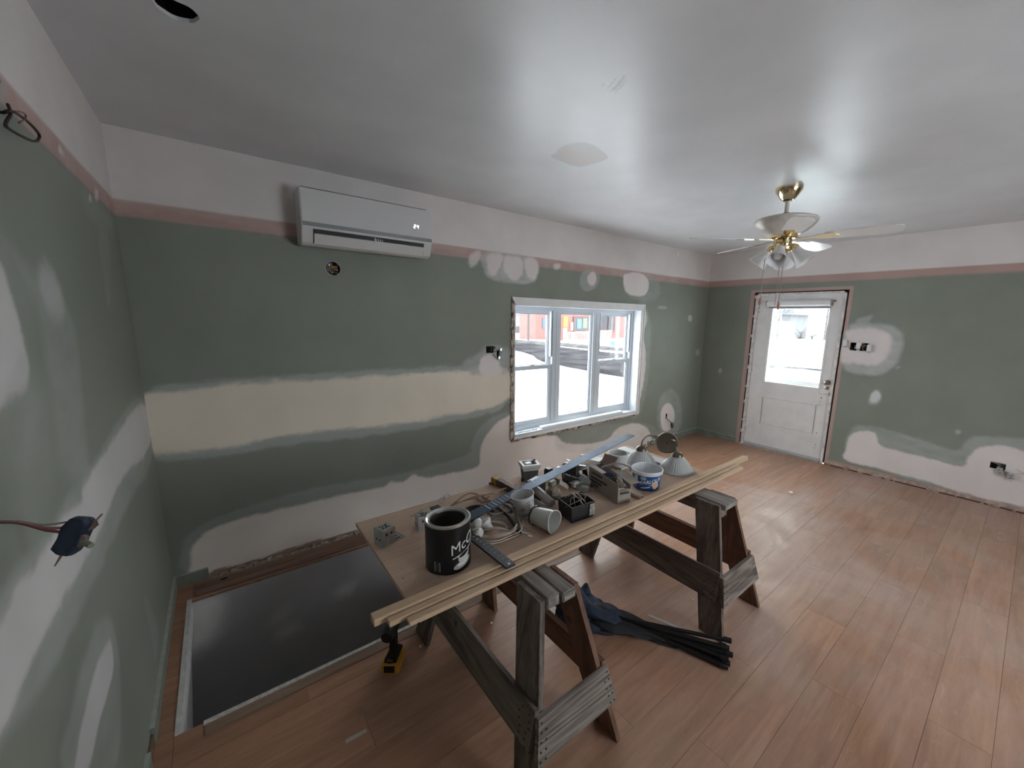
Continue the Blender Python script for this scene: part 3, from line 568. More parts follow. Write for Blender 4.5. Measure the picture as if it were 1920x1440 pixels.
# raw crumbling wall edge left of and under the window
rm = mat('crumbling_plaster_edge', (.58, .49, .40), .95, var=.55, vscale=22, bump=.8, bscale=90, col2=(.10, .06, .045)); edge = thing('raw_wall_edge', 'crumbling plaster and foam edge bared beside the window', 'plaster edge', (2.5, 0, .5), kind='structure')
s = MB(); z = .492
while z < 1.84:
    h = random.uniform(.03, .10); w = random.uniform(.026, .042); s.box((JX0-.018-w/2, -.004+random.uniform(-.003, .004), z+h/2), (w, .018, h-.004), Matrix.Rotation(random.uniform(-.12, .12), 3, 'Y')); z += h*.9
s.build('bared_edge', rm, edge)
s = MB(); x = 2.50
while x < 4.46:
    l = random.uniform(.04, .14); h = random.uniform(.006, .026); s.box((x+l/2, -.006, JZ0-.046-h/2), (l-.003, .018, h), Matrix.Rotation(random.uniform(-.05, .05), 3, 'Y')); x += l
s.build('bared_edge', rm, edge)
# blocking panels between wall plane and jamb
bk_ = mat('rough_framing', (.14, .09, .06), .9, var=.3); s = MB()
s.bb((WX0-.05, .004, WZ0-.05), (JX0-.018, .17, WZ1+.05)).bb((JX1+.018, .004, WZ0-.05), (WX1+.05, .17, WZ1+.05)).bb((WX0, .004, WZ0-.05), (WX1, .17, JZ0-.022)).bb((WX0, .004, JZ1+.018), (WX1, .17, WZ1+.05))
s.build('rough_frame', bk_, win)
# ================================================================== two windows added out of view, sized and placed to light the room
w2 = thing('added_window_2', 'unseen white window added in the front wall to light the room', 'window', (3.1, YF, .65), kind='structure'); s = MB()
for a, b in (((2.15, YF-.12, .65), (2.21, YF+.01, 2.15)), ((3.69, YF-.12, .65), (3.75, YF+.01, 2.15)), ((2.21, YF-.12, .65), (3.69, YF+.01, .71)), ((2.21, YF-.12, 2.09), (3.69, YF+.01, 2.15))): s.bb(a, b)
s.build('frame', VINYL, w2); MB().bb((2.21, YF-.06, .71), (3.69, YF-.056, 2.09)).build('pane', G, w2)
w3 = thing('added_window_3', 'tall unseen white window added in the door wall to light the room', 'window', (W, -4.5, .5), kind='structure'); s = MB()
for a, b in (((W-.01, -5.15, .5), (W+.12, -5.09, 2.2)), ((W-.01, -3.91, .5), (W+.12, -3.85, 2.2)), ((W-.01, -5.09, .5), (W+.12, -3.91, .56)), ((W-.01, -5.09, 2.14), (W+.12, -3.91, 2.2))): s.bb(a, b)
s.build('frame', VINYL, w3); MB().bb((W+.056, -5.09, .56), (W+.06, -3.91, 2.14)).build('pane', G, w3)
# ================================================================== DOOR
door = thing('door_1', 'chipped white panel door with a large upper glass and roller blind', 'door', (W, -1.2, 0), kind='structure')
DW = mat('chipped_white_door_paint', (.72, .695, .685), .42, var=.05, vscale=6, bump=.1)
JM = mat('old_white_jamb', (.66, .62, .60), .5, var=.18, vscale=18)
def dp(name, a, b, m=DW, parent=door, bevel=0): return MB().bb(a, b).build(name, m, parent, bevel=bevel)
jy0, jy1, jz = -1.683, -.688, 2.052
dp('jamb', (W-.012, jy0, 0), (W+.12, jy0+.022, jz), JM); dp('jamb', (W-.012, jy1-.03, 0), (W+.12, jy1, jz), JM); dp('head_jamb', (W-.012, jy0, jz-.018), (W+.12, jy1, jz), JM)
dp('stop', (W+.055, jy0+.022, 0), (W+.075, jy0+.035, jz), JM)
s = MB()
for y0, y1 in ((DY0-.02, jy0), (jy1, DY1+.02)): s.bb((W+.03, y0, 0), (W+.14, y1, DZ+.02))
s.bb((W+.03, DY0, jz), (W+.14, DY1, DZ+.03)); s.build('shim_gap', DARKHOLE, door)
s = MB()
for k in range(9):
    z = .12+k*.23+random.uniform(-.05, .05); s.bb((W-.004, jy1+.003, z), (W+.03, jy1+.016, z+random.uniform(.02, .05)))
s.build('shim', JM, door)
sy0, sy1, st, sb = -1.661, -.722, 2.031, .012; X0, X1 = W+.012, W+.054
gy0, gy1, gz0, gz1 = -1.540, -.902, .902, 1.866
s = MB()
s.bb((X0, sy0, sb), (X1, gy0, st)).bb((X0, gy1, sb), (X1, sy1, st)).bb((X0, gy0, gz1), (X1, gy1, st)).bb((X0, gy0, .70), (X1, gy1, gz0)).bb((X0, gy0, sb), (X1, gy1, .335))
s.build('slab', DW, door)
dp('lower_panel', (X0+.014, gy0, .33), (X1-.006, gy1, .71)); dp('panel_field', (X0+.004, gy0+.012, .347), (X0+.016, gy1-.012, .694), bevel=.003)
s = MB()
for a, b in (((X0-.006, gy0-.012, gz0-.012), (X0+.02, gy0+.008, gz1+.012)), ((X0-.006, gy1-.008, gz0-.012), (X0+.02, gy1+.012, gz1+.012)), ((X0-.006, gy0, gz0-.012), (X0+.02, gy1, gz0+.010)), ((X0-.006, gy0, gz1-.01), (X0+.02, gy1, gz1+.012))): s.bb(a, b)
s.build('glass_bead', WHITE, door); dp('pane', (X0+.016, gy0, gz0), (X0+.021, gy1, gz1), G)
s = MB(); s.lathe([(0, -.001), (.030, 0), (.030, .70), (0, .701)], 20, frame((W-.022, -1.545, 1.915), (0, 0, 1), (1, 0, 0)) ); bl = s.build('roller_blind', WHITE, door, smooth=40)
dp('blind_hem', (W-.016, -1.535, 1.862), (W-.006, -.87, 1.878), mat('blind_hem', (.35, .34, .37), .5), bl); dp('blind_cassette', (W-.052, -1.548, 1.895), (W-.0, -.842, 1.952), WHITE, bl, .008)
for y in (-1.552, -.838): dp('bracket', (W-.045, y-.006, 1.89), (W+.012, y+.006, 1.955), mat('blind_bracket', (.30, .26, .22), .5), bl)
# scratches and bare marks on the door, old bolt and hinges
chip = mat('bare_paint_chip', (.16, .12, .10), .8); s = MB()
def mark(px, py, w, h): c = onx(px, py, X0-.0006); s.box(c, (.001, w, h))
for px, py, w, h in ((1447, 566, .10, .006), (1548, 563, .12, .006), (1566, 564, .03, .02), (1535, 759, .05, .006), (1531, 812, .012, .02), (1529, 834, .010, .02), (1527, 840, .012, .012), (1424, 577, .010, .05), (1423, 585, .008, .03), (1411, 684, .012, .012), (1410, 694, .006, .04), (1399, 789, .012, .014), (1398, 803, .007, .05), (1540, 746, .014, .03), (1538, 753, .02, .008)): mark(px, py, w*.7, h*.7)
s.build('paint_chip', chip, door)
knobm = mat('aged_nickel', (.40, .36, .33), .3, .9)
c = onx(1551, 717, X0); M = frame(c, (0, 0, 1), (0, 1, 0)); s = MB(); Mk = Matrix.Translation(c) @ Matrix.Rotation(-PI/2, 4, 'Y')
s.lathe([(0, 0), (.034, 0), (.033, .006), (.014, .010), (.012, .03), (.024, .036), (.029, .05), (.026, .062), (.012, .068), (0, .069)], 20, Mk); s.build('knob', knobm, door, smooth=40)
c = onx(1550, 727.5, X0); s = MB(); s.lathe([(0, 0), (.024, 0), (.022, .008), (.012, .010), (.011, .016), (0, .017)], 18, Matrix.Translation(c) @ Matrix.Rotation(-PI/2, 4, 'Y')); s.build('lock_cylinder', knobm, door, smooth=40)
c = onx(1546, 738.5, X0); s = MB(); s.bb((c.x-.008, c.y-.055, c.z-.012), (c.x, c.y+.055, c.z+.012)); s.tube([(c.x-.012, c.y-.05, c.z), (c.x-.012, c.y+.045, c.z)], .006, 8); s.bb((c.x-.02, c.y-.048, c.z-.004), (c.x, c.y-.035, c.z+.02)); s.build('slide_bolt', JM, door)
for z in (1.75, 1.05, .30):
    s = MB(); s.tube([(W-.006, sy1+.006, z-.045), (W-.006, sy1+.006, z+.045)], .006, 8); s.build('hinge', JM, door)
dp('threshold', (W-.03, jy0+.02, 0), (W+.12, jy1-.03, .011), mat('metal_threshold', (.45, .40, .37), .4, .6, var=.2)); dp('door_sweep', (X0-.004, sy0, .012), (X0, sy1, .045), mat('grey_sweep', (.45, .44, .44), .6))
# storm door beyond
sd = thing('storm_door', 'white storm door outside the panel door', 'door', (W+.2, -1.2, 0)); s = MB()
s.bb((W+.16, -1.66, 0), (W+.19, -1.56, 2.03)).bb((W+.16, -.83, 0), (W+.19, -.74, 2.03)).bb((W+.16, -1.56, 0), (W+.19, -.83, .95)).bb((W+.16, -1.56, 1.93), (W+.19, -.83, 2.03)); s.build('frame', WHITE, sd); MB().bb((W+.172, -1.56, .95), (W+.176, -.83, 1.93)).build('pane', G, sd)
# ================================================================== OUTSIDE
GZ = -.35
SNOW = mat('snow', (.86, .87, .90), .8, var=.03, vscale=.6, bump=.2, bscale=3)
def slab(name, poly, z, m, h=.05):
    s = MB(); s.prism(poly, z-h, z); return s.build(name, m)
g = MB(); n = 120
V = []; 
for j in range(n+1):
    for i in range(n+1):
        x = -45+130*i/n; y = -70+140*j/n
        z = GZ+.12*math.sin(x*.7+y*.3)*math.cos(y*.55-x*.2)
        if -1.5 < x < W+1.5 and YF-1.5 < y < 1.5: z = GZ-.25
        V.append((x, y, z))
keep = []
for j in range(n):
    for i in range(n):
        x = -45+130*(i+.5)/n; y = -70+140*(j+.5)/n
        if -1.2 < x < W+.4 and YF-.6 < y < .9: continue
        keep.append((j*(n+1)+i, j*(n+1)+i+1, (j+1)*(n+1)+i+1, (j+1)*(n+1)+i))
g.add(V, keep); gr = g.build('ground_snow', SNOW, smooth=60); gr['kind'] = 'structure'
fd = MB().bb((-.15, YF-.15, GZ-.8), (W+.15, HY0-.05, -.105)).bb((HX1+.05, HY0-.05, GZ-.8), (W+.15, .15, -.105)).build('foundation', mat('foundation_concrete', (.4, .4, .4), .9)); fd['kind'] = 'structure'
rf = MB().bb((-.3, YF-.3, HC+.15), (W+.3, .3, HC+.25)).build('roof', mat('roof_deck', (.2, .19, .18), .9)); rf['kind'] = 'structure'
s = MB()
for a, b in (((-.17, YF-.13, GZ), (-.065, .05, HC+.15)),): s.bb(a, b)
E0, E1 = .06, .17
for a, b in (((-.17, E0, GZ), (WX0-.05, E1, HC+.15)), ((WX1+.05, E0, GZ), (W+E1, E1, HC+.15)), ((WX0-.05, E0, GZ), (WX1+.05, E1, WZ0-.05)), ((WX0-.05, E0, WZ1+.05), (WX1+.05, E1, HC+.15)), ((W+E0, DY1+.02, -.1), (W+E1, E0, HC+.15)), ((W+E0, -3.85, -.1), (W+E1, DY0-.02, HC+.15)), ((W+E0, YF-E1, -.1), (W+E1, -5.15, HC+.15)), ((W+E0, -5.15, -.1), (W+E1, -3.85, .5)), ((W+E0, -5.15, 2.2), (W+E1, -3.85, HC+.15)), ((W+E0, DY0-.02, DZ+.03), (W+E1, DY1+.02, HC+.15)), ((-.17, YF-E1, -.1), (2.15, YF-E0, HC+.15)), ((3.75, YF-E1, -.1), (W+E0, YF-E0, HC+.15)), ((2.15, YF-E1, -.1), (3.75, YF-E0, .65)), ((2.15, YF-E1, 2.15), (3.75, YF-E0, HC+.15))): s.bb(a, b)
sh = s.build('exterior_wall', mat('siding', (.7, .7, .7), .7)); sh['kind'] = 'structure'
pv = lambda px, py: (onz(px, py, GZ).x, onz(px, py, GZ).y)
road = slab('road', [pv(940, 645), pv(1000, 649), pv(1090, 660), pv(1200, 672), pv(1240, 716), pv(1150, 704), pv(1060, 692), pv(1022, 685), pv(1000, 668), pv(940, 655)], GZ+.16, mat('slushy_asphalt', (.035, .034, .037), .95, var=.35, vscale=.8, spec=0.), .25); road['kind'] = 'structure'
slab('road_edge', [pv(960, 640), pv(1250, 662), pv(1250, 666), pv(960, 643.5)], GZ+.18, mat('slush', (.07, .068, .07), .95, var=.3, vscale=1, spec=0.), .25)['kind'] = 'structure'
# red shop across the road
by = 26.; zt = GZ
def bx(px, py): return ony(px, py, by)
shop = thing('shop_building', 'red painted shop with white trim and posters across the snowy road', 'building', (bx(1080, 640).x, by, GZ))
RED = mat('red_siding', (.15, .052, .045), .7, var=.12, vscale=3); x0, x1 = bx(1004, 600).x, bx(1230, 600).x
MB().bb((x0, by, GZ-.2), (x1, by+2.5, 3.6)).build('wall', RED, shop)
MB().bb((x0-.4, by-.5, 3.6), (x1+.4, by+2.9, 4.3)).build('roof', WHITE, shop)
DKG = mat('dark_shop_glass', (.03, .03, .036), .3)
def panel(name, px0, py0, px1, py1, m, d=.06, parent=shop):
    a, b = bx(px0, py0), bx(px1, py1); return MB().bb((a.x, by-d, min(a.z, b.z)), (b.x, by+.02, max(a.z, b.z))).build(name, m, parent)
for q in ((1076, 596, 1104, 619), (1124, 592, 1138, 616), (1140, 594, 1150, 620)):
    f = panel('window', *q, DKG); a, b = bx(q[0], q[1]), bx(q[2], q[3]); s = MB(); t = .12
    s.bb((a.x-t, by-.1, b.z-t), (a.x, by-.03, a.z+t)).bb((b.x, by-.1, b.z-t), (b.x+t, by-.03, a.z+t)).bb((a.x, by-.1, a.z), (b.x, by-.03, a.z+t)).bb((a.x, by-.1, b.z-t), (b.x, by-.03, b.z)); s.build('window_frame', mat('brown_frame', (.05, .025, .02), .6), f)
panel('poster', 1081, 598, 1089, 616, mat('poster_blue', (.05, .09, .15), .6), .10); panel('poster', 1092, 597, 1099, 615, mat('poster_green', (.08, .15, .07), .6), .10)
panel('poster', 1056, 593, 1063, 613, mat('poster_yellow', (.3, .16, .02), .6), .08); panel('poster', 1069, 604, 1075, 620, mat('poster_cream', (.22, .13, .1), .6), .08); panel('poster', 1017, 596, 1021, 616, mat('poster_sky', (.03, .07, .13), .6), .08)
panel('doorway', 1055, 614, 1062, 634, mat('pale_door', (.15, .17, .16), .6), .07)
for px in (1153, 1193):
    a, b = bx(px-3, 570), bx(px+3, 640); MB().bb((a.x, by-2.2, GZ), (b.x, by-1.9, 3.6)).build('porch_post', WHITE, shop)
# railing of the ramp
rl = thing('ramp_railing', 'white baluster railing along the ramp of the red shop', 'railing', (bx(1090, 640).x, by-2.5, GZ)); s = MB(); ya = by-2.5
pa, pb = ony(1056, 640, ya), ony(1146, 640, ya); ta, tb = ony(1056, 624, ya), ony(1146, 620, ya)
MB().bar((pa.x, ya, ta.z), (pb.x, ya, tb.z), .08, .08).build('top_rail', WHITE, rl); MB().bar((pa.x, ya, pa.z+.15), (pb.x, ya, pb.z+.15), .06, .06).build('bottom_rail', WHITE, rl)
nb = 30
for k in range(nb):
    t = (k+.5)/nb; x = pa.x+(pb.x-pa.x)*t; zb = pa.z+.15+(pb.z-pa.z)*t; z1_ = ta.z+(tb.z-ta.z)*t; w = .10 if k % 10 == 5 else .035
    MB().bb((x-w/2, ya-w/2, GZ if k % 10 == 5 else zb), (x+w/2, ya+w/2, z1_)).build('baluster', WHITE, rl)
a = ony(1150, 630, 18); mbx = thing('mailbox', 'small blue box standing by the snowy roadside', 'mailbox', (a.x, 18, GZ)); q0, q1 = ony(1150, 640, 18), ony(1158, 653, 18)
MB().bb((q0.x, 18, q1.z), (q1.x, 18.4, q0.z)).build('body', mat('postal_blue', (.03, .07, .13), .5), mbx, bevel=.03); MB().bb(((q0.x+q1.x)/2-.05, 18.15, GZ), ((q0.x+q1.x)/2+.05, 18.25, q1.z+.02)).build('post', GALV, mbx)
# house at the left
hy = 44.; hb = lambda px, py: ony(px, py, hy)
ho = thing('white_house', 'pale house with a small porch beyond the snowy road', 'house', (hb(985, 620).x, hy, GZ)); a, b = hb(940, 588), hb(1006, 640)
MB().bb((a.x, hy, GZ-.3), (b.x, hy+8, a.z)).build('wall', mat('pale_siding', (.12, .12, .13), .7), ho)
s = MB(); s.loft([[(a.x-.3, hy-.4, a.z), (b.x+.3, hy-.4, a.z), ((a.x+b.x)/2, hy-.4, a.z+3)], [(a.x-.3, hy+8, a.z), (b.x+.3, hy+8, a.z), ((a.x+b.x)/2, hy+8, a.z+3)]]); s.build('roof', SNOW, ho)
q0, q1 = hb(994, 600), hb(1003, 632); MB().bb((q0.x, hy-1.2, GZ), (q1.x, hy, q0.z)).build('porch', mat('pale_grey_siding', (.16, .17, .17), .7), ho); q0, q1 = hb(996, 608), hb(1000, 617); MB().bb((q0.x, hy-1.25, q1.z), (q1.x, hy-1.2, q0.z)).build('window', DKG, ho)
fe = thing('board_fence', 'grey board fence in front of the pale house', 'fence', (hb(975, 620).x, hy-3, GZ)); fy = hy-3
q0, q1 = ony(962, 612, fy), ony(992, 626, fy); nb = 14
for k in range(nb):
    x = q0.x+(q1.x-q0.x)*k/nb; MB().bb((x, fy, GZ), (x+(q1.x-q0.x)/nb-.03, fy+.05, q0.z+.05*math.sin(k*2.1))).build('board', mat('weathered_fence', (.05, .046, .048), .8), fe)
pole = MB(); a = ony(991, 590, 24.5); pole.tube([(a.x, 24.5, GZ), (a.x, 24.5, 6)], .10, 8); solo(pole, 'utility_pole', mat('pole_wood', (.06, .05, .048), .9), 'dark utility pole beside the board fence', 'pole', (a.x, 24.5, GZ))
# snow banks, shrubs and far trees seen through the door glass
def bank(px, py, x, rx, ry, h, label):
    c = onx(px, py, x); s = MB(); R = []; c.z = GZ
    for k in range(7):
        a = k/6*PI/2; R.append([Vector((c.x+rx*math.cos(a)*math.cos(t)*(1+.12*math.sin(3*t+k)), c.y+ry*math.cos(a)*math.sin(t)*(1+.1*math.sin(5*t)), GZ-.1+h*math.sin(a)*(1+.1*math.sin(4*t+k)))) for t in np.linspace(0, 2*PI, 25)[:-1]])
    s.loft(R); solo(s, 'snow_bank', SNOW, label, 'snow bank', (c.x, c.y, GZ-.1), smooth=60)
bank(1500, 640, 24, 5, 9, 1.2, 'low snow bank at the far side of the yard'); bank(1530, 660, 16, 2.0, 3.0, .5, 'small rounded snow heap in the yard')
SLU = mat('packed_slush', (.05, .049, .055), .95, var=.4, vscale=1.2, spec=0.)
slab('driveway', [pv(1415, 694), pv(1545, 712), pv(1560, 700), pv(1420, 681)], GZ+.15, SLU, .2)['kind'] = 'structure'
slab('trodden_slush', [pv(1436, 672), pv(1470, 676), pv(1530, 678), pv(1526, 660), pv(1500, 650), pv(1470, 652), pv(1448, 660)], GZ+.15, mat('trodden_slush', (.075, .07, .075), .95, var=.6, vscale=2.2, spec=0.), .2)['kind'] = 'structure'
BARK = mat('bare_branch', (.07, .062, .065), .9)
def bare_tree(name, px, x, h, n, label, spread=1.):
    c = onx(px, 640, x); c.z = GZ; s = MB(); rnd = random.Random(px)
    s.tube([c, c+Vector((0, 0, h*.5)), c+Vector((.1, .1, h))], [.09, .06, .02], 6)
    for k in range(n):
        z = h*rnd.uniform(.2, .9); a = rnd.uniform(0, 2*PI); l = h*.35*rnd.uniform(.5, 1)*spread; p = c+Vector((0, 0, z)); q = p+Vector((math.cos(a)*l*.6, math.sin(a)*l*.6, l*.5)); e = q+Vector((math.cos(a+.4)*l*.4, math.sin(a+.4)*l*.4, l*.5)); s.tube([p, q, e], [.028, .016, .006], 4)
    solo(s, name, BARK, label, 'tree', c)
bare_tree('bare_tree', 1456, 34, 7, 26, 'tall bare tree at the left of the yard'); bare_tree('bare_tree', 1545, 36, 6, 18, 'slim bare tree beyond the snow bank'); bare_tree('bare_shrub', 1500, 40, 1.3, 40, 'bare shrub poking out of the snow bank', 1.6); bare_tree('bare_shrub', 1522, 42, 1.0, 36, 'low tangled shrub at the edge of the yard', 1.8)
hx = 46.; a, b = onx(1466, 590, hx), onx(1480, 612, hx); fh_ = thing('far_house', 'small snow-roofed house far beyond the yard', 'house', (hx, (a.y+b.y)/2, GZ)); MB().bb((hx, b.y, GZ-.2), (hx+5, a.y, a.z)).build('wall', mat('far_wall', (.09, .085, .09), .8), fh_)
s = MB(); s.loft([[(hx-.4, a.y+.6, a.z), (hx-.4, b.y-.6, a.z), (hx-.4, (a.y+b.y)/2, a.z+1.7)], [(hx+5, a.y+.6, a.z), (hx+5, b.y-.6, a.z), (hx+5, (a.y+b.y)/2, a.z+1.7)]]); s.build('roof', mat('grey_shingle', (.1, .1, .11), .8), fh_)
# ================================================================== AIR CONDITIONER
ac = thing('air_conditioner', 'white split air conditioner with glowing digits mounted high on the back wall', 'air conditioner', (1.23, 0, 2.10))
ACW = mat('ac_white_plastic', (.66, .645, .64), .35); AX0, AX1 = .815, 1.648
prof = [(0, 2.115), (-.135, 2.103), (-.165, 2.118), (-.20, 2.205), (-.205, 2.24), (-.187, 2.425), (-.17, 2.437), (0, 2.437)]     # y,z
s = MB(); s.loft([[Vector((x, y, z)) for y, z in prof] for x in (AX0, AX1)]); s.build('body', ACW, ac, bevel=.004)
fp = [(-.2052, 2.238), (-.2085, 2.235), (-.1905, 2.432), (-.187, 2.434)]
s = MB(); s.loft([[Vector((x, y, z)) for y, z in fp] for x in (AX0+.006, AX1-.004)]); pn = s.build('front_panel', mat('ac_panel', (.66, .645, .65), .4), ac, label='smooth grey-white front panel')
s = MB(); s.loft([[Vector((x, y, z)) for y, z in [(-.2045, 2.212), (-.2075, 2.212), (-.2085, 2.235), (-.2045, 2.236)]] for x in (AX0+.006, AX1-.004)]); s.build('silver_strip', mat('ac_silver', (.17, .17, .18), .4, .2), ac)
s = MB(); s.loft([[Vector((x, y, z)) for y, z in [(-.17, 2.118), (-.199, 2.198), (-.2035, 2.197), (-.1745, 2.117)]] for x in (AX0+.062, AX1-.062)]); s.build('outlet_slot', BLACK, ac, label='black air outlet slot')
s = MB(); s.loft([[Vector((x, y, z)) for y, z in [(-.162, 2.112), (-.176, 2.112), (-.203, 2.166), (-.198, 2.172)]] for x in (AX0+.066, AX1-.066)]); s.build('louver', ACW, ac)
MB().bb((1.24, -.206, 2.150), (1.246, -.196, 2.192)).build('louver_pivot', ACW, ac); s = MB()
for k in range(4): s.bb((1.25+k*.013, -.2045, 2.172), (1.254+k*.013, -.199, 2.186))
s.build('vane', ACW, ac)
MB().bb((AX0+.01, -.186, 2.432), (AX1-.03, -.16, 2.4385)).build('top_grille', mat('ac_grille', (.12, .12, .12), .6), ac)
# seven-segment 24
M = frame(ony(780, 425, -.2012), (1, 0, 0), Vector((0, .0180, .197))); s = MB()
def seg(cx, on):
    h, w, t = .0115, .0105, .0034
    D = {'a': (0, 2*h, w, t), 'd': (0, 0, w, t), 'g': (0, h, w, t), 'f': (-w/2, 1.5*h, t, h), 'b': (w/2, 1.5*h, t, h), 'e': (-w/2, .5*h, t, h), 'c': (w/2, .5*h, t, h)}
    for k in on:
        x, y, a, b = D[k]; V = [M @ Vector((cx+x+i*a/2+(y+j*b/2)*.12, y-h+j*b/2, .0013)) for i, j in ((-1, -1), (1, -1), (1, 1), (-1, 1))]; s.add(V, [(0, 1, 2, 3)])
seg(-.011, 'abged'); seg(.011, 'fgbc'); s.build('display_digits', mat('led_digits', (1, 1, 1), .5, emit=((.95, .97, 1), 1.3)), ac, label='lit digits reading 24')
# round open box below it
jb = thing('junction_box', 'round open electrical box with bundled wires below the air conditioner', 'junction box', (1.014, 0, 1.94))
Mj = frame((1.014, -.0005, 1.988), (1, 0, 0), (0, 0, 1)); collar('cut_edge', frame((1.014, 0, 1.988), (1, 0, 0), (0, 0, 1)), .0525, .049, greenpaint, wall_back)
s = MB(); s.lathe([(.046, -.002), (.048, -.06), (0, -.06)], 16, Mj, False); s.build('box', mat('box_shadowed_steel', (.10, .095, .09), .5, .6), jb)
s = MB(); s.lathe([(.046, -.003), (.051, -.003), (.051, .002), (.046, .002)], 20, Mj, False); s.build('rim', mat('pinkish_rim', (.45, .36, .33), .7), jb)
for k, (x, y, l, c) in enumerate(((-.02, .012, .03, 'a'), (.005, .016, .03, 'a'), (.012, -.004, .024, 'b'), (-.018, -.022, .02, 'c'), (.016, -.028, .016, 'c'), (-.03, .026, .014, 'c'), (.028, .030, .012, 'c'))):
    m_ = {'a': mat('wire_nut_orange', (.55, .25, .06), .5), 'b': mat('wire_nut_tan', (.5, .33, .16), .5), 'c': GALV}[c]; s = MB(); s.tube([Mj @ Vector((x, y, -.02)), Mj @ Vector((x+l*.7, y-l*.2, -.004))], .006, 7); s.build('wire_connector', m_, jb)
# ================================================================== CEILING FAN
FX, FY = 3.528, -1.885
fan = thing('ceiling_fan', 'brass and white ceiling fan with frosted glass lamp shades', 'ceiling fan', (FX, FY, 1.82)); FT = Matrix.Translation((FX, FY, 0))
IV = mat('ivory_enamel', (.62, .575, .52), .3, var=.08, vscale=30)
MB().lathe([(.0, HC), (.085, HC), (.084, HC-.02), (.062, HC-.052), (.05, HC-.068), (.036, HC-.082), (0, HC-.083)], 28, FT).build('canopy', BRASS, fan, smooth=40)
MB().lathe([(0, 2.53), (.028, 2.528), (.028, 2.515), (0, 2.513)], 16, FT).build('ball_joint', mat('dark_ball', (.05, .035, .03), .4), fan); MB().lathe([(0, 2.515), (.014, 2.515), (.014, 2.41), (0, 2.41)], 16, FT).build('downrod', mat('ivory_rod', (.68, .62, .54), .35), fan, smooth=40)
MB().lathe([(0, 2.436), (.026, 2.436), (.026, 2.416), (0, 2.416)], 16, FT).build('coupling', mat('dark_ball', 0, 0), fan)
MB().lathe([(0, 2.417), (.08, 2.416), (.135, 2.408), (.165, 2.402), (.196, 2.392), (.203, 2.384), (.2, 2.372), (.18, 2.345), (.15, 2.318), (.115, 2.296), (.085, 2.285), (0, 2.283)], 40, FT).build('motor_housing', IV, fan, smooth=50)
s = MB()
for k in range(6): a = k*PI/3+.3; s.lathe([(0, 0), (.006, 0), (.006, .004), (0, .005)], 8, frame((FX+.196*math.cos(a), FY+.196*math.sin(a), 2.381), (-math.sin(a), math.cos(a), 0), (0, 0, 1)))
s.build('housing_screw', mat('dark_ball', 0), fan)['kind'] = 'stuff'
MB().lathe([(0, 2.286), (.088, 2.285), (.09, 2.272), (.075, 2.262), (0, 2.262)], 28, FT).build('flywheel', BRASS, fan, smooth=40)
MB().lathe([(0, 2.264), (.055, 2.262), (.06, 2.24), (.055, 2.215), (.068, 2.205), (.066, 2.19), (.05, 2.178), (.02, 2.165), (0, 2.163)], 24, FT).build('light_hub', BRASS, fan, smooth=40)
bp_ = [(.245, -.045), (.30, -.058), (.52, -.066), (.605, -.062), (.64, -.045), (.65, 0), (.64, .045), (.605, .062), (.52, .066), (.30, .058), (.245, .045)]
BLM = mat('white_fan_blade', (.76, .75, .74), .28)
for k in range(5):
    a = math.radians(-78+72*k); Mb = FT @ Matrix.Translation((0, 0, 2.268)) @ Matrix.Rotation(a, 4, 'Z') @ Matrix.Rotation(math.radians(-12), 4, 'X'); s = MB(); s.prism(bp_, -.006, 0, Mb); b = s.build('blade', BLM, fan)
    s = MB(); s.prism([(.075, -.014), (.17, -.012), (.215, -.035), (.285, -.045), (.30, -.02), (.325, 0), (.30, .02), (.285, .045), (.215, .035), (.17, .012), (.075, .014)], -.011, -.0062, Mb); s.build('blade_bracket', BRASS, b)
FROST = mat('frosted_glass', (.86, .87, .88), .45, trans=.12, spec=.5)
for k in range(4):
    a = math.atan2(CAM[1]-FY, CAM[0]-FX)-.15+k*PI/2; d = Vector((math.cos(a), math.sin(a), 0)); ax = (d*.62+Vector((0, 0, -.78))).normalized(); o = Vector((FX, FY, 2.20))+d*.075
    Ms = frame(o, ax.cross(d), ax.cross(ax.cross(d))); Ms = Ms @ Matrix.Rotation(0, 4, 'X'); z = Ms.to_3x3() @ Vector((0, 0, 1)); sg = 1 if z.dot(ax) > 0 else -1
    P_ = [(.026, .0), (.030, .02), (.036, .045), (.045, .075), (.058, .105), (.068, .125), (.066, .127), (.055, .106), (.042, .076), (.033, .045), (.026, .02)]
    s = MB(); s.lathe([(r, sg*h) for r, h in P_], 28, Ms, False); sh_ = s.build('lamp_shade', FROST, fan, smooth=60)
    s = MB(); s.lathe([(0, sg*.01), (.012, sg*.02), (.022, sg*.05), (.028, sg*.075), (.024, sg*.098), (.01, sg*.108), (0, sg*.109)], 16, Ms); s.build('bulb', mat('bulb_white', (.8, .8, .8), .4), sh_, smooth=60)
    s = MB(); s.lathe([(0, sg*-.03), (.018, sg*-.028), (.030, sg*-.005), (.031, sg*.014), (0, sg*.014)], 20, Ms); s.tube([Vector((FX, FY, 2.215))+d*.03, o+ax*-.02], .011, 8); s.build('lamp_holder', BRASS, sh_, smooth=40)
CH = mat('chain_bronze', (.16, .12, .10), .4, .7); dn = Vector((math.cos(YAW), -math.sin(YAW), 0))
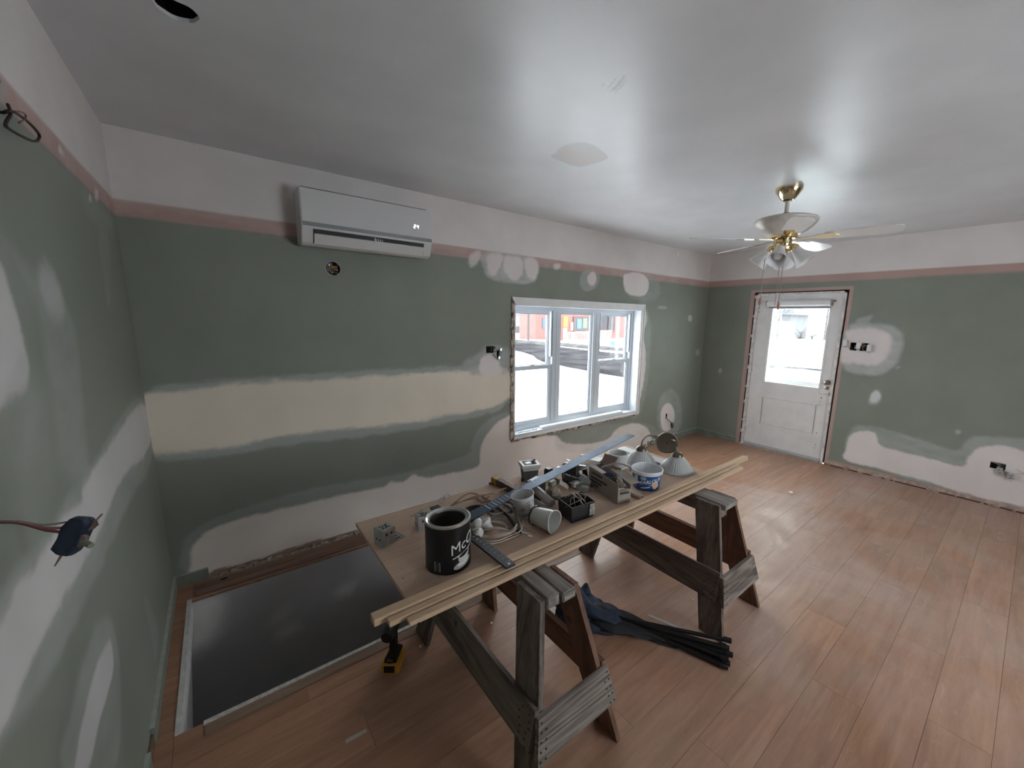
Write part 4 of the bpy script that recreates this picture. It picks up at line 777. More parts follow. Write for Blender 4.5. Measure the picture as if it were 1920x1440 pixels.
for off, zb, pull in ((-.115, 1.862, 1), (-.005, 1.80, 0), (.020, 1.835, 1)):
    p = Vector((FX, FY, 0))+dn*off; s = MB(); s.tube([(FX+dn.x*off*.45, FY+dn.y*off*.45, 2.19), (p.x, p.y, 2.12), (p.x, p.y, zb)], .0022, 5); c = s.build('pull_chain', CH, fan)
    if pull: MB().lathe([(0, zb+.002), (.005, zb), (.011, zb-.03), (.011, zb-.045), (.006, zb-.058), (0, zb-.06)], 12, Matrix.Translation((p.x, p.y, 0))).build('chain_pull', mat('turned_wood_pull', (.38, .20, .14), .4), c, smooth=40)
# ================================================================== SAWHORSES
GREY1 = wood('weathered_grey_wood', (.25, .205, .18), (.09, .07, .06), 2, 9, .8, True); GREY1x = wood('weathered_grey_wood_rail', (.27, .225, .195), (.10, .08, .068), 1, 9, .8, True); GREY1b = wood('weathered_grey_brace', (.33, .285, .255), (.10, .08, .07), 0, 7, .8, False, 1.5)
GTOP = wood('weathered_grey_beam', (.40, .365, .34), (.17, .15, .14), 1, 9, .85)
BRN = wood('brown_plywood_leg', (.27, .155, .105), (.13, .07, .048), 2, 9, .75, True)
NAIL = mat('rusty_nail', (.03, .02, .018), .7)
HT = .682
def quadboard(s, a, b, c, d, off):
    off = Vector(off); V = [Vector(q) for q in (a, b, c, d)]; s.loft([V, [q+off for q in V]]); return s
def sawhorse(cx, label, y0, y1, split, hs=.20, brown=1):
    """y0 near end (camera side) of the top, y1 far end"""
    t = thing('sawhorse', label, 'sawhorse', (cx, (y0+y1)/2, 0), group='sawhorses under the plywood table'); bw = .068
    if split:
        MB().bb((cx-bw+.005, y0, HT-.05), (cx-.004, y1, HT)).build('top_plank', GTOP, t, bevel=.004); MB().bb((cx+.004, y0-.012, HT-.045), (cx+bw+.002, y1, HT-.004)).build('top_plank', GTOP, t, bevel=.005)
    else:
        MB().bb((cx-bw+.004, y0-.02, HT-.032), (cx+bw+.006, y1, HT)).build('top_plank', GTOP, t, bevel=.003); MB().bb((cx-bw+.03, y0+.02, HT-.10), (cx+bw-.03, y1, HT-.033)).build('top_beam', GREY1x, t)
    th = .022; lw = .145
    for sx in (-1, 1):
        for (yt, yf, sg) in ((y0+.004, y0-.15, 1), (y1-.004, y1+.12, -1)):
            s = MB(); xo, xf = cx+sx*(bw+.003), cx+sx*hs
            quadboard(s, (xo, yt, HT-.004), (xo, yt+sg*lw, HT-.004), (xf, yf+sg*lw*.93, 0), (xf, yf, 0), (sx*th, 0, .0)); s.build('leg', GREY1 if sx < 0 else BRN, t)
    # long rails outside the legs
    zA, zB = .190, .345; f = lambda z: (HT-z)/HT
    for sx in (-1, 1):
        x1_, x2_ = (cx+sx*(bw+.003+(hs-bw-.003)*f(z)+th+.001) for z in (zA, zB)); ya, yb = y0-.15*f(.27)+.01, y1+.12*f(.27)-.01
        s = MB(); quadboard(s, (x1_, ya, zA), (x2_, ya, zB), (x2_, yb, zB), (x1_, yb, zA), (sx*.019, 0, .006)); s.build('rail', GREY1x if sx < 0 else wood('brown_plywood_rail', (.27, .155, .105), (.13, .07, .048), 1, 9, .75), t)
    # end braces across the legs
    for (yt, yf, sg, zo) in ((y0, y0-.15, -1, 0.), (y1, y1+.12, 1, 0.)):
        zA, zB = .185+zo, .330+zo; yy = lambda z: yt+(yf-yt)*f(z)+sg*.002; xx = lambda z: bw+.003+(hs-bw-.003)*f(z)+th+.016
        s = MB(); quadboard(s, (cx-xx(zA), yy(zA), zA), (cx+xx(zA), yy(zA), zA), (cx+xx(zB), yy(zB), zB), (cx-xx(zB), yy(zB), zB), (0, sg*.02, 0)); br = s.build('end_brace', GREY1b, t)
        if sg < 0:
            for sx in (-1, 1):
                s = MB()
                for k in range(9):
                    z = zA+.012+(k//2)*.03; x = cx+sx*(xx(z)-.012-.022*(k % 2)); s.lathe([(0, 0), (.0042, 0), (.0042, .0012), (0, .0012)], 7, frame((x, yy(z)-.0202, z), (1, 0, 0), (0, 0, 1)) )
                s.build('nail', NAIL, br)['kind'] = 'stuff'
    s = MB()
    for k in range(12):
        z = .20+(k//2)*.024; xo = cx-(bw+.003+(hs-bw-.003)*f(z)+th+.0205); y = y0-.15*f(.27)+.025+(k % 2)*.045+random.uniform(0, .02); s.lathe([(0, 0), (.0042, 0), (.0042, .0014), (0, .0014)], 7, frame((xo-.0005, y, z), (0, -1, 0), (0, 0, 1)))
    s.build('nail', NAIL, t)['kind'] = 'stuff'
    return t
sawhorse(1.250, 'weathered grey sawhorse with a split plank top, nearer the stair opening', -2.155, -1.36, True, .196)
sawhorse(2.497, 'weathered grey sawhorse with a solid plank top, beside the folded camp chair', -2.165, -1.34, False, .206)
# ================================================================== TABLE SHEET and trim strips
PLY = wood('dusty_plywood', (.60, .44, .34), (.47, .34, .255), 0, 4, .75, ring=.5)
SX0, SX1, SY0, SY1 = .780, 2.79, -1.985, -1.205
o = MB().bb((SX0, SY0, HT+.001), (SX1, SY1, TT)).build('table_sheet', PLY); rebase(o, ((SX0+SX1)/2, (SY0+SY1)/2, HT+.001)); setp(o, 'dusty plywood sheet laid across the two sawhorses as a table', 'table top')
PINE = wood('fresh_pine', (.68, .50, .345), (.61, .435, .29), 0, 22, .55, ring=.25)
for nm, a, b, lab in (('pine_strip', (.652, -1.938, TT+.001), (3.235, -1.900, TT+.028), 'longest fresh pine strip lying along the front of the plywood sheet'), ('pine_strip', (.690, -1.969, TT+.001), (3.04, -1.944, TT+.020), 'fresh pine strip lying in the middle of the three strips'), ('pine_strip', (.742, -2.004, TT+.001), (3.02, -1.976, TT+.016), 'thin fresh pine strip along the outer edge of the plywood sheet')):
    o = MB().bb(a, b).build(nm, PINE, bevel=.001); rebase(o, ((a[0]+b[0])/2, (a[1]+b[1])/2, a[2])); setp(o, lab, 'wood strip', 'pine strips on the table')
# ================================================================== ON THE TABLE
def P(px, py, z=TT): return onz(px, py, z)
# ---- coffee can
CC = Vector((.992, -1.762, TT+.0005)); CR, CHH = .0885, .198
can = thing('coffee_can', 'empty black coffee can with white script and a cup picture', 'can', CC)
CB = mat('black_can_print', (.010, .010, .012), .32); Mc = Matrix.Translation(CC)
MB().lathe([(0, 0), (CR-.004, 0), (CR, .004), (CR, CHH-.006)], 48, Mc, True).build('wall', CB, can, smooth=40)
can_w = can.children[0]
bm = bmesh.new(); bm.from_mesh(can_w.data); top = [f for f in bm.faces if len(f.verts) > 4 and all(v.co.z > .15 for v in f.verts)]; bmesh.ops.delete(bm, geom=top, context='FACES'); bm.to_mesh(can_w.data); bm.free()
MB().lathe([(CR, CHH-.008), (CR+.002, CHH-.004), (CR+.001, CHH), (CR-.004, CHH+.001), (CR-.007, CHH-.004), (CR-.016, CHH-.006), (CR-.019, CHH-.003), (CR-.020, CHH-.010)], 48, Mc, False).build('rim', mat('can_rim_steel', (.55, .55, .52), .3, .85), can, smooth=50)
MB().lathe([(CR-.004, CHH-.012), (CR-.004, .004), (0, .004)], 40, Mc, False).build('lining', mat('can_lining', (.16, .15, .14), .35, .6), can, smooth=40)
CW = mat('can_white_print', (.75, .75, .74), .4); CG = mat('can_grey_print', (.42, .41, .40), .4)
ang0 = math.atan2(CAM[1]-CC.y, CAM[0]-CC.x)         # angle of the side that faces the camera
def wrap(V, u0, z0, rot=0., k=0., lift=.0004):
    """flat (u to the viewer's right, v up) -> can surface; angle 0 faces the camera"""
    out = []; c, s_ = math.cos(rot), math.sin(rot)
    for v in V:
        u, w = v[0]*c-v[1]*s_, v[0]*s_+v[1]*c; a = ang0+(u+u0)/CR; r = CR+lift+(v[2] if len(v) > 2 else 0); out.append((CC.x+r*math.cos(a), CC.y+r*math.sin(a), CC.z+z0+w))
    return out
V, F = text_mb('McCaf\u00e9', .058, .32, .0002); V2 = []
s = MB(); s.add(wrap(V, .087, .122, .30), F); s.build('script_lettering', CW, can)
def stroke(pts, w): 
    V = []; F = []
    for i, (x, y) in enumerate(pts):
        j = min(i+1, len(pts)-1); h = max(i-1, 0); d = Vector((pts[j][0]-pts[h][0], pts[j][1]-pts[h][1])).normalized(); ww = w[i] if isinstance(w, list) else w
        V += [(x-d.y*ww/2, y+d.x*ww/2), (x+d.y*ww/2, y-d.x*ww/2)]
        if i: F.append((2*i-2, 2*i-1, 2*i+1, 2*i))
    return V, F
V, F = stroke([(-.086+.172*i/16, -.033) for i in range(17)], .0042); s = MB(); s.add(wrap(V, .087, .122, .30), F); s.build('underline', CW, can)
# cup and saucer picture
def disc(cx, cy, rx, ry, n=28, rot=0.):
    c, q = math.cos(rot), math.sin(rot); V = [(cx, cy)]; R_ = 6; F = [(0, 1+i, 1+(i+1) % n) for i in range(n)]
    for k in range(1, R_+1):
        V += [(cx+k/R_*(rx*math.cos(2*PI*i/n)*c-ry*math.sin(2*PI*i/n)*q), cy+k/R_*(rx*math.cos(2*PI*i/n)*q+ry*math.sin(2*PI*i/n)*c)) for i in range(n)]
        if k > 1: F += [(1+(k-2)*n+i, 1+(k-1)*n+i, 1+(k-1)*n+(i+1) % n, 1+(k-2)*n+(i+1) % n) for i in range(n)]
    return V, F
for (nm, q, m_, lf_) in (('saucer_print', disc(.058, .036, .042, .015, rot=.30), CG, .0004), ('saucer_print', disc(.059, .040, .027, .008, rot=.30), CW, .0006), ('cup_print', disc(.064, .073, .029, .010, rot=.30), CW, .0008), ('coffee_print', disc(.064, .0735, .0255, .0078, rot=.30), CB, .0011)):
    s = MB(); s.add(wrap(q[0], 0, 0, 0, 0, lf_), q[1]); s.build(nm, m_, can)
V = []; F = []; nr, nc = 6, 12
for a_ in range(nr):
    t = a_/(nr-1); xl, xr = .050-.014*t**.6, .076+.015*t**.6
    for b_ in range(nc): x = xl+(xr-xl)*b_/(nc-1); V.append((x, .041+.026*t+.30*(x-.063)))
F = [(a_*nc+b_, a_*nc+b_+1, (a_+1)*nc+b_+1, (a_+1)*nc+b_) for a_ in range(nr-1) for b_ in range(nc-1)]
s = MB(); s.add(wrap(V, 0, 0, 0, 0, .0007), F); s.build('cup_print', mat('can_cup_print', (.6, .585, .56), .4), can)
V, F = stroke([(-.052, .018), (-.030, .016), (-.030, .052), (-.052, .055), (-.052, .018)], .0016); s = MB(); s.add(wrap(V, -.004, 0), F); s.build('label_box', CW, can); s = MB()
for k in range(5): s.add(wrap([(-.050, .022+k*.006), (-.032, .0205+k*.006), (-.032, .0235+k*.006), (-.050, .025+k*.006)], -.004, 0), [(0, 1, 2, 3)])
s.build('label_lines', mat('can_dim_print', (.10, .10, .11), .4), can)
# ---- drywall T-square
TSQ = mat('blue_anodised_aluminium', (.11, .15, .22), .32, .75, var=.12, vscale=25); HEADM = mat('dark_square_head', (.035, .037, .045), .45)
h0, h1 = Vector((1.118, -1.335, .733)), Vector((1.143, -1.985, .739)); b0 = Vector((1.135, -1.575, .750)); b1 = P(1183, 815, .905); b1 = Vector(b1)
ts = thing('t_square', 'long blue drywall T-square with a black numbered head resting across the clutter', 't-square', h1)
MB().bar(h0, h1, .043, .010).build('head', HEADM, ts); MB().bar(b0, b1, .066, .003).build('blade', TSQ, ts)
d = (b1-b0).normalized(); side = Vector((-d.y, d.x, 0)).normalized(); up = d.cross(side); s = MB()
for k in range(46):
    c = b0+d*(.04+k*.0254); l = .018 if k % 2 == 0 else .010; s.bar(c+side*.032+up*.0018, c+side*(.032-l)+up*.0018, .0016, .0006, up)
for k in range(7): c = b0+d*(.16+k*.021)+up*.0018; s.bar(c-side*.024, c+side*.024, .004 if k % 2 else .007, .0006, up)
s.build('graduations', mat('pale_scale_print', (.45, .52, .6), .5), ts)['kind'] = 'stuff'
s = MB()
for k, (txt, q) in enumerate((('24', 1.12), ('20', .92), ('12', .56))):
    V, F = text_mb(txt, .016, 0, .0003); s.add(V, F, frame(b0+d*q+up*.0018, d, side))
s.build('scale_number', mat('pale_scale_print', 0), ts)['kind'] = 'stuff'
hd = (h1-h0).normalized(); hs_ = Vector((0, 0, 1)).cross(hd).normalized(); s = MB()
for k in range(10):
    V, F = text_mb(str(2+k), .013, 0, .0003); s.add(V, F, frame(h1-hd*(.028+.027*k)+Vector((0, 0, .0053)), hd, hs_))
    s.bar(h1-hd*(.028+.027*k)+hs_*.018+Vector((0, 0, .0053)), h1-hd*(.028+.027*k)+hs_*.010+Vector((0, 0, .0053)), .0015, .0006)
s.build('head_number', mat('head_print', (.5, .5, .5), .5), ts)['kind'] = 'stuff'
MB().lathe([(0, 0), (.005, 0), (.005, .001), (0, .001)], 10, Matrix.Translation(h1-hd*.012+Vector((0, 0, .0052)))).build('hang_hole', mat('hole_light', (.6, .6, .6), .5), ts); MB().lathe([(0, 0), (.004, 0), (.004, .001), (0, .001)], 10, Matrix.Translation(b1-d*.02+Vector((0, 0, .0022)))).build('hang_hole', DARKHOLE, ts)
# ---- galvanised device boxes
def device_box(loc, rz, label, size=(.052, .052, .062), ears=True, tilt=0.):
    t = thing('steel_device_box', label, 'electrical box', loc, (0, 0, rz), group='steel boxes on the plywood'); a, b, c = size; s = MB(); w = .0016
    for x, y, dx, dy in ((0, -b/2, a, w), (0, b/2, a, w), (-a/2, 0, w, b), (a/2, 0, w, b)): s.box((x, y, c/2), (dx, dy, c))
    s.box((0, 0, c), (a, b, w)); s.build('shell', GALV, t, world=False); s = MB()
    for i in (-1, 0, 1):
        for j in (-1, 1): s.lathe([(0, 0), (.0045, 0), (.0045, .0008), (0, .0008)], 8, Matrix.Translation((i*.014, j*.013, c+.0006)))
    for i in (-1, 1):
        s.lathe([(0, 0), (.006, 0), (.006, .0012), (0, .0012)], 9, Matrix.Translation((i*.012, -b/2-.0006, c*.72)) @ Matrix.Rotation(PI/2, 4, 'X')); s.lathe([(0, 0), (.005, 0), (.005, .0012), (0, .0012)], 9, Matrix.Translation((-a/2-.0006, i*.011, c*.4)) @ Matrix.Rotation(-PI/2, 4, 'Y'))
        s.box((i*.008, 0, c+.001), (.006, .020, .0008))
    s.build('knockout', mat('knockout_dark', (.05, .05, .05), .6), t, world=False)
    if ears:
        s = MB(); s.box((a/2+.022, -.004, .0025), (.046, b*.95, .0016)); s.box((a/2+.045, -.004, .005), (.0016, b*.95, .006)); pl = s.build('side_bracket', GALV, t, world=False); s = MB()
        for i in range(6): s.box((a/2+.012+.008*(i % 3), -.018+.022*(i//3), .004), (.004, .010, .002))
        s.build('bracket_slot', mat('knockout_dark', 0), pl, world=False)
    return t
q = P(725, 1021); device_box((q.x, q.y+.02, TT), .30, 'small galvanised steel box with a side bracket on the bare table corner', (.062, .062, .074)); q = P(797, 993); device_box((q.x+.005, q.y+.018, TT), -.12, 'galvanised steel box standing half hidden behind the black can', (.07, .055, .068), False)
# flat bits behind the can
q = P(795, 955); MB()
solo(MB().bar(P(770, 968, TT+.002), P(835, 931, TT+.002), .006, .003), 'wire_offcut', GALV, 'thin straight steel wire lying behind the black can', 'wire')
for k, (px, py, r_) in enumerate(((838, 935, .017), (828, 941, .012))):
    c = P(px, py, TT+.004); s = MB(); s.tube(arc((c.x, c.y, TT+.012), r_, 0, 2*PI*.9, 14, (1, 0, 0), (0, .4, .9)), .0028, 6); solo(s, 'cable_clamp', GALV, ('larger round steel cable clamp behind the black can', 'smaller round steel cable clamp behind the black can')[k], 'clamp')
# ---- white deli cup standing and white cup lying
def cup(name, label, base, axis, h, r0, r1, m_, tri=0.):
    t = thing(name, label, 'cup', base); z = Vector(axis).normalized(); x = Vector((0, 0, 1)).cross(z); x = x.normalized() if x.length > .05 else Vector((1, 0, 0)); M = frame(base, x, z.cross(x)); s = MB(); n = 36
    def ring(r, zz, k): return [M @ Vector((r*(1+k*math.cos(3*(2*PI*j/n))-k)*math.cos(2*PI*j/n), r*(1+k*math.cos(3*(2*PI*j/n))-k)*math.sin(2*PI*j/n), zz)) for j in range(n)]
    R = [ring(.001, 0, 0), ring(r0*.97, 0, 0), ring(r0, .003, 0), ring((r0+r1)/2, h*.5, tri*.4), ring(r1, h*.985, tri), ring(r1+.003, h*.988, tri), ring(r1+.003, h, tri), ring(r1-.0015, h, tri), ring((r0+r1)/2-.0016, h*.5, tri*.4), ring(r0-.0016, .0045, 0), ring(.001, .0045, 0)]
    s.loft(R, True, False); s.build('wall', m_, t, smooth=60); return t, M
TRL = mat('translucent_white_plastic', (.70, .70, .70), .4, trans=.15)
cb = P(1003, 968); c1, Mq = cup('plastic_cup', 'translucent white cup printed with dark lettering leaning on the T-square', (1.470, -1.640, TT+.006), (-.16, .06, .97), .115, .042, .056, TRL); s = MB()
def cupmark(t, M, txt, ang, zz, size, r0, r1, h, m_, rot=0., nm='lettering'):
    V, F = text_mb(txt, size, 0, .0002); out = []
    for v in V:
        u, w = v.x*math.cos(rot)-v.y*math.sin(rot), v.x*math.sin(rot)+v.y*math.cos(rot); r = r0+(r1-r0)*(zz+w)/h+.0012; a = ang+u/r; out.append(M @ Vector((r*math.cos(a), r*math.sin(a), zz+w)))
    MB().add(out, F).build(nm, m_, t)
INK = mat('dark_print', (.04, .04, .06), .6); ca = Mq.inverted() @ Vector(CAM); ca = math.atan2(ca.y, ca.x)
for txt, da, zz, sz, rot in (('\u2022\u2022\u2022', .38, .090, .022, .25), ('500', .42, .074, .014, .25), ('mL', .45, .060, .014, .25), ('7%', .50, .046, .016, .25), ('or', -.25, .058, .026, .25), ('Nwt', .02, .024, .026, .3), ('G', .95, .086, .020, .2)): cupmark(c1, Mq, txt, ca+da, zz, sz, .042, .056, .115, INK, rot)
lp = P(1000, 985); c2, M2_ = cup('plastic_cup', 'bent white plastic cup lying on its side in front of the black tray', (1.452, -1.738, TT+.050), (.25, -.96, .06), .112, .040, .054, mat('opaque_white_plastic', (.66, .66, .64), .4), .05)
MB().lathe([(.044, 0), (.047, 0), (.047, .007), (.044, .007)], 28, frame((1.450, -1.732, TT+.050), (.96, .25, 0), (0, 0, 1)) , False).build('black_band', BLACK, c2)
# ---- brown/yellow handled tool and grey cover bars
def hexbar(s, a, b, r, n=6, sq=1.): 
    a, b = Vector(a), Vector(b); x = (b-a).normalized(); y = Vector((0, 0, 1)).cross(x).normalized(); z = x.cross(y); R = [[p+(y*math.cos(2*PI*(j+.5)/n)*r+z*math.sin(2*PI*(j+.5)/n)*r*sq) for j in range(n)] for p in (a, b)]; s.loft(R); return s
a, b = P(925, 897, TT+.028), P(1000, 937, TT+.028); dd = (b-a).normalized(); tl = thing('spirit_level', 'wooden level with a yellow end lying under the T-square', 'level', (a.x, a.y, TT))
a.z = b.z = TT+.022; MB().bar(a, a+dd*.055, .036, .042).build('end_cap', mat('mustard_yellow', (.45, .24, .04), .5), tl, bevel=.002, label='mustard yellow end cap'); MB().bar(a+dd*.055, a+dd*.34, .034, .040).build('body', wood('brown_varnished_wood', (.16, .085, .06), (.09, .045, .032), 0, 9, .5), tl, bevel=.002)
GRB = mat('grey_taupe_plastic', (.30, .27, .25), .45)
a, b = P(1004, 917, TT+.07), P(1034, 944, TT+.055); solo(hexbar(MB(), a, b, .026, 6, .8), 'raceway_cover', GRB, 'grey faceted plastic bar resting on top of another bar', 'plastic bar', smooth=30)
a, b = P(1000, 940, TT+.022), P(1046, 974, TT+.022); solo(hexbar(MB(), a, b, .022, 6, .9), 'raceway_cover', mat('tan_grey_plastic', (.28, .23, .20), .5), 'tan grey bar lying flat on the plywood under the faceted bar', 'plastic bar', smooth=30)
# ---- plastic outlet box by the far edge
eb = thing('outlet_box', 'dark outlet box with a flared pale rim at the far edge of the plywood', 'electrical box', (1.765, -1.272, TT)); bq = Vector((1.765, -1.272, TT)); s = MB(); Rr = []
for z, w, dpt in ((0, .040, .036), (.07, .046, .042)): Rr.append([bq+Vector((x*w, y*dpt, z)) for x, y in ((-1, -1), (1, -1), (1, 1), (-1, 1))])
Rz = Matrix.Rotation(-.35, 3, 'Z'); Rr = [[bq+Rz @ (q-bq) for q in r] for r in Rr]; s.loft(Rr); s.build('body', mat('charcoal_plastic', (.075, .072, .075), .5, var=.2, vscale=60), eb)
s = MB(); Rr = [[bq+Rz @ Vector((x*w, y*d_, z)) for x, y in ((-1, -1), (1, -1), (1, 1), (-1, 1))] for z, w, d_ in ((.068, .048, .044), (.094, .058, .052), (.105, .056, .050), (.104, .040, .034), (.072, .036, .030))]; s.loft(Rr, True, True); s.build('flared_rim', mat('pale_grey_plastic', (.52, .51, .50), .45), eb)
s = MB(); s.bb(bq+Vector((-.03, -.03, .0)), bq+Vector((.03, .03, .004))); 
for i in (-1, 1): s2 = bq+Rz @ Vector((i*.052, -.03, .01)); s.box(s2, (.012, .010, .02))
s.build('foot_lug', BLACK, eb); c = bq+Rz @ Vector((.038, .03, .10)); s = MB(); s.tube(arc(c, .013, .3, 5.2, 10, (1, 0, 0), (0, 0, 1)), .0035, 6); s.build('clip', mat('dark_clip', (.12, .10, .09), .4), eb)
MB().bb(bq+Vector((-.03, -.012, .09)), bq+Vector((.008, .012, .108))).build('terminal', PLASTW, eb)
# ---- open black tray with wires
tr = thing('black_tray', 'open black plastic tray holding loose wires on the plywood', 'tray', (1.675, -1.775, TT)); c0 = [Vector((1.596, -1.838, TT)), Vector((1.742, -1.850, TT)), Vector((1.768, -1.730, TT)), Vector((1.615, -1.715, TT))]; cen = sum(c0, Vector())/4
def ringq(k, z): return [cen+(q-cen)*k+Vector((0, 0, z)) for q in c0]
s = MB(); s.loft([ringq(.93, .001), ringq(1.0, .078), ringq(1.02, .079), ringq(1.02, .084), ringq(.965, .084), ringq(.90, .008)], True, True); s.build('tub', mat('dull_black_plastic', (.022, .022, .024), .5, var=.3, vscale=40), tr)
s = MB(); a, b = c0[1]*.98+c0[0]*.02, c0[1]; s.bar(c0[1]*.75+c0[0]*.25+Vector((0, -.004, .046)), c0[1]*.97+c0[0]*.03+Vector((0, -.004, .046)), .004, .06); s.build('end_plate', mat('worn_grey_label', (.30, .28, .27), .5, var=.5, vscale=60), tr)
WC = [mat('wire_white', (.62, .60, .57), .5), mat('wire_black', (.03, .03, .03), .5), mat('wire_beige', (.50, .40, .32), .5), mat('wire_grey', (.22, .21, .20), .5), mat('wire_tan', (.42, .28, .20), .5)]
rn = random.Random(3)
for k in range(4):
    p0 = cen+Vector((rn.uniform(-.05, .05), rn.uniform(-.03, .03), .02)); pts = spline([p0, p0+Vector((rn.uniform(-.03, .03), rn.uniform(-.02, .02), .075)), p0+Vector((rn.uniform(-.07, .07), rn.uniform(-.05, .03), .085)), p0+Vector((rn.uniform(-.06, .06), rn.uniform(-.07, .0), .05))], 6)
    lab = ('thin grey', 'thin black', 'thin beige', 'second thin grey')[k]; solo(MB().tube(pts, .0022, 6), 'loose_wire', WC[(3, 1, 2, 3)[k]], '%s loose wire curling out of the black tray' % lab, 'wire', smooth=60)
for k in range(2):
    y = -1.80+.03*k; pts = spline([Vector((1.655+.02*k, -1.725, TT+.08)), Vector((1.662+.02*k, -1.76, TT+.115)), Vector((1.668+.02*k, -1.82, TT+.095)), Vector((1.672+.02*k, -1.846, TT+.07))], 6); solo(MB().tube(pts, .0026, 6), 'loose_wire', WC[2], ('beige wire arched over the black tray', 'second beige wire arched over the black tray, beside the first')[k], 'wire', smooth=60)
# ---- heap of devices between T-square and carton
def receptacle(loc, rot, label, body, face=PLASTW, sz=1.):
    t = thing('wall_receptacle', label, 'receptacle', loc, rot, group='old receptacles and switches heaped on the table'); s = MB(); s.box((0, 0, .012*sz), (.034*sz, .066*sz, .024*sz)); s.build('body', body, t, world=False, bevel=.002)
    s = MB(); s.box((0, .016*sz, .026*sz), (.028*sz, .026*sz, .005)); s.box((0, -.016*sz, .026*sz), (.028*sz, .026*sz, .005)); s.build('face', face, t, world=False, bevel=.002)
    s = MB(); s.box((0, 0, .0245*sz), (.018*sz, .105*sz, .0016)); s.lathe([(0, 0), (.004, 0), (.004, .0005), (0, .0005)], 8, Matrix.Translation((0, 0, .0245*sz))); s.build('yoke', GALV, t, world=False); s = MB()
    for j in (-1, 1):
        for i in (-1, 1): s.box((i*.006*sz, j*.016*sz+.003, .0288*sz), (.002, .007, .0008))
        s.lathe([(0, 0), (.0035, 0), (.0035, .003), (0, .003)], 8, Matrix.Translation((.019*sz, j*.02, .012)) @ Matrix.Rotation(PI/2, 4, 'Y'))
    s.build('slot', BLACK, t, world=False); return t
BK2 = mat('dark_bakelite', (.03, .028, .03), .4); BEI = mat('beige_plastic', (.42, .36, .30), .45)
rec = [((1068, 905), .02, (.3, .2, .9), BK2, PLASTW, 'white-faced receptacle on the heap beside the carton'), ((1080, 897), .02, (.1, -.4, -.4), BK2, PLASTW, 'white receptacle tipped on its edge against the carton'), ((1085, 915), .0, (0, .1, 1.3), PLASTW, PLASTW, 'white receptacle lying flat with its face up near the tray'), ((1095, 908), .02, (.5, .3, .4), GALV, PLASTW, 'steel-backed receptacle wedged at the foot of the carton'), ((1090, 922), .0, (.2, 1.4, .5), GALV, PLASTW, 'receptacle on its side showing its steel yoke'), ((1060, 890), .03, (.4, .1, -.8), BK2, PLASTW, 'dark receptacle under the blade of the T-square'), ((1052, 918), .02, (.8, .5, 1.9), BEI, BEI, 'beige switch standing on end in the heap'), ((1075, 880), .03, (.2, .3, .3), BK2, PLASTW, 'receptacle at the far side of the heap'), ((1096, 896), .01, (1.2, .2, .3), BK2, PLASTW, 'upright receptacle leaning on the side of the carton')]
for (px, py), z, r_, bm_, fm_, lab in rec:
    q = P(px, py, TT+z); q = Vector((q.x, q.y, TT+.012+z)); receptacle(q, r_, lab, bm_, fm_, 1.2)
for k, (px, py, l, z) in enumerate(((1062, 878, .12, .06), (1073, 878, .13, .055), (1082, 876, .11, .06), (1068, 886, .12, .04), (1088, 874, .10, .07))):
    c = P(px, py, TT+z); dd = Vector((.75, -.55, -.06)).normalized(); s = MB(); s.bar(c-dd*l/2, c+dd*l/2, .020, .012); solo(s, 'cable_strap', mat('shiny_white_metal', (.66, .66, .67), .25, .3), ('pale metal strap nearest the beige switch', 'pale metal strap in the middle of the fanned straps', 'pale metal strap under the T-square blade', 'lowest pale metal strap of the fan', 'topmost pale metal strap beside the carton')[k], 'metal strap', group='fanned metal straps under the T-square', bevel=.003)
s = MB(); q = P(1045, 935, TT+.05); M = frame((q.x, q.y, TT+.060), (.5, -.8, .1), (.7, .5, .4)); s.lathe([(0, 0), (.024, 0), (.026, .01), (.024, .03), (.017, .034), (.015, .05), (0, .05)], 14, M); s.lathe([(.010, -.004), (.016, -.006), (.016, 0)], 12, M, False); solo(s, 'lamp_socket', BEI, 'beige lamp socket resting behind the black tray', 'socket', smooth=40)
s = MB(); s.box((1.665, -1.60, TT+.045), (.075, .03, .085), Matrix.Rotation(.5, 3, 'Z')); s.box((1.685, -1.585, TT+.10), (.05, .026, .03), Matrix.Rotation(.3, 3, 'Z')); solo(s, 'dimmer_housing', mat('olive_grey_plastic', (.24, .21, .17), .5), 'olive grey dimmer housing behind the lamp socket', 'dimmer', bevel=.004)
for k, (c, d_, rz, lab) in enumerate((((1.66, -1.475, TT+.045), (.10, .07, .09), .3, 'black plastic case under the T-square blade'), ((1.60, -1.535, TT+.035), (.06, .05, .07), -.2, 'small black plastic case behind the grey bars'), ((1.93, -1.47, TT+.06), (.05, .10, .12), .2, 'tall black case standing behind the carton'), ((1.872, -1.33, TT+.03), (.045, .045, .06), .1, 'narrow black case standing near the outlet box'))):
    s = MB(); s.box(c, d_, Matrix.Rotation(rz, 3, 'Z')); t = thing('plastic_case', lab, 'case', (c[0], c[1], TT)); s.build('shell', BK2, t, bevel=.005); s = MB(); s.box(Vector(c)+Vector((0, 0, d_[2]/2)), (d_[0]*.7, d_[1]*.7, .006), Matrix.Rotation(rz, 3, 'Z')); s.build('lid', mat('case_lid', (.06, .06, .065), .35), t)
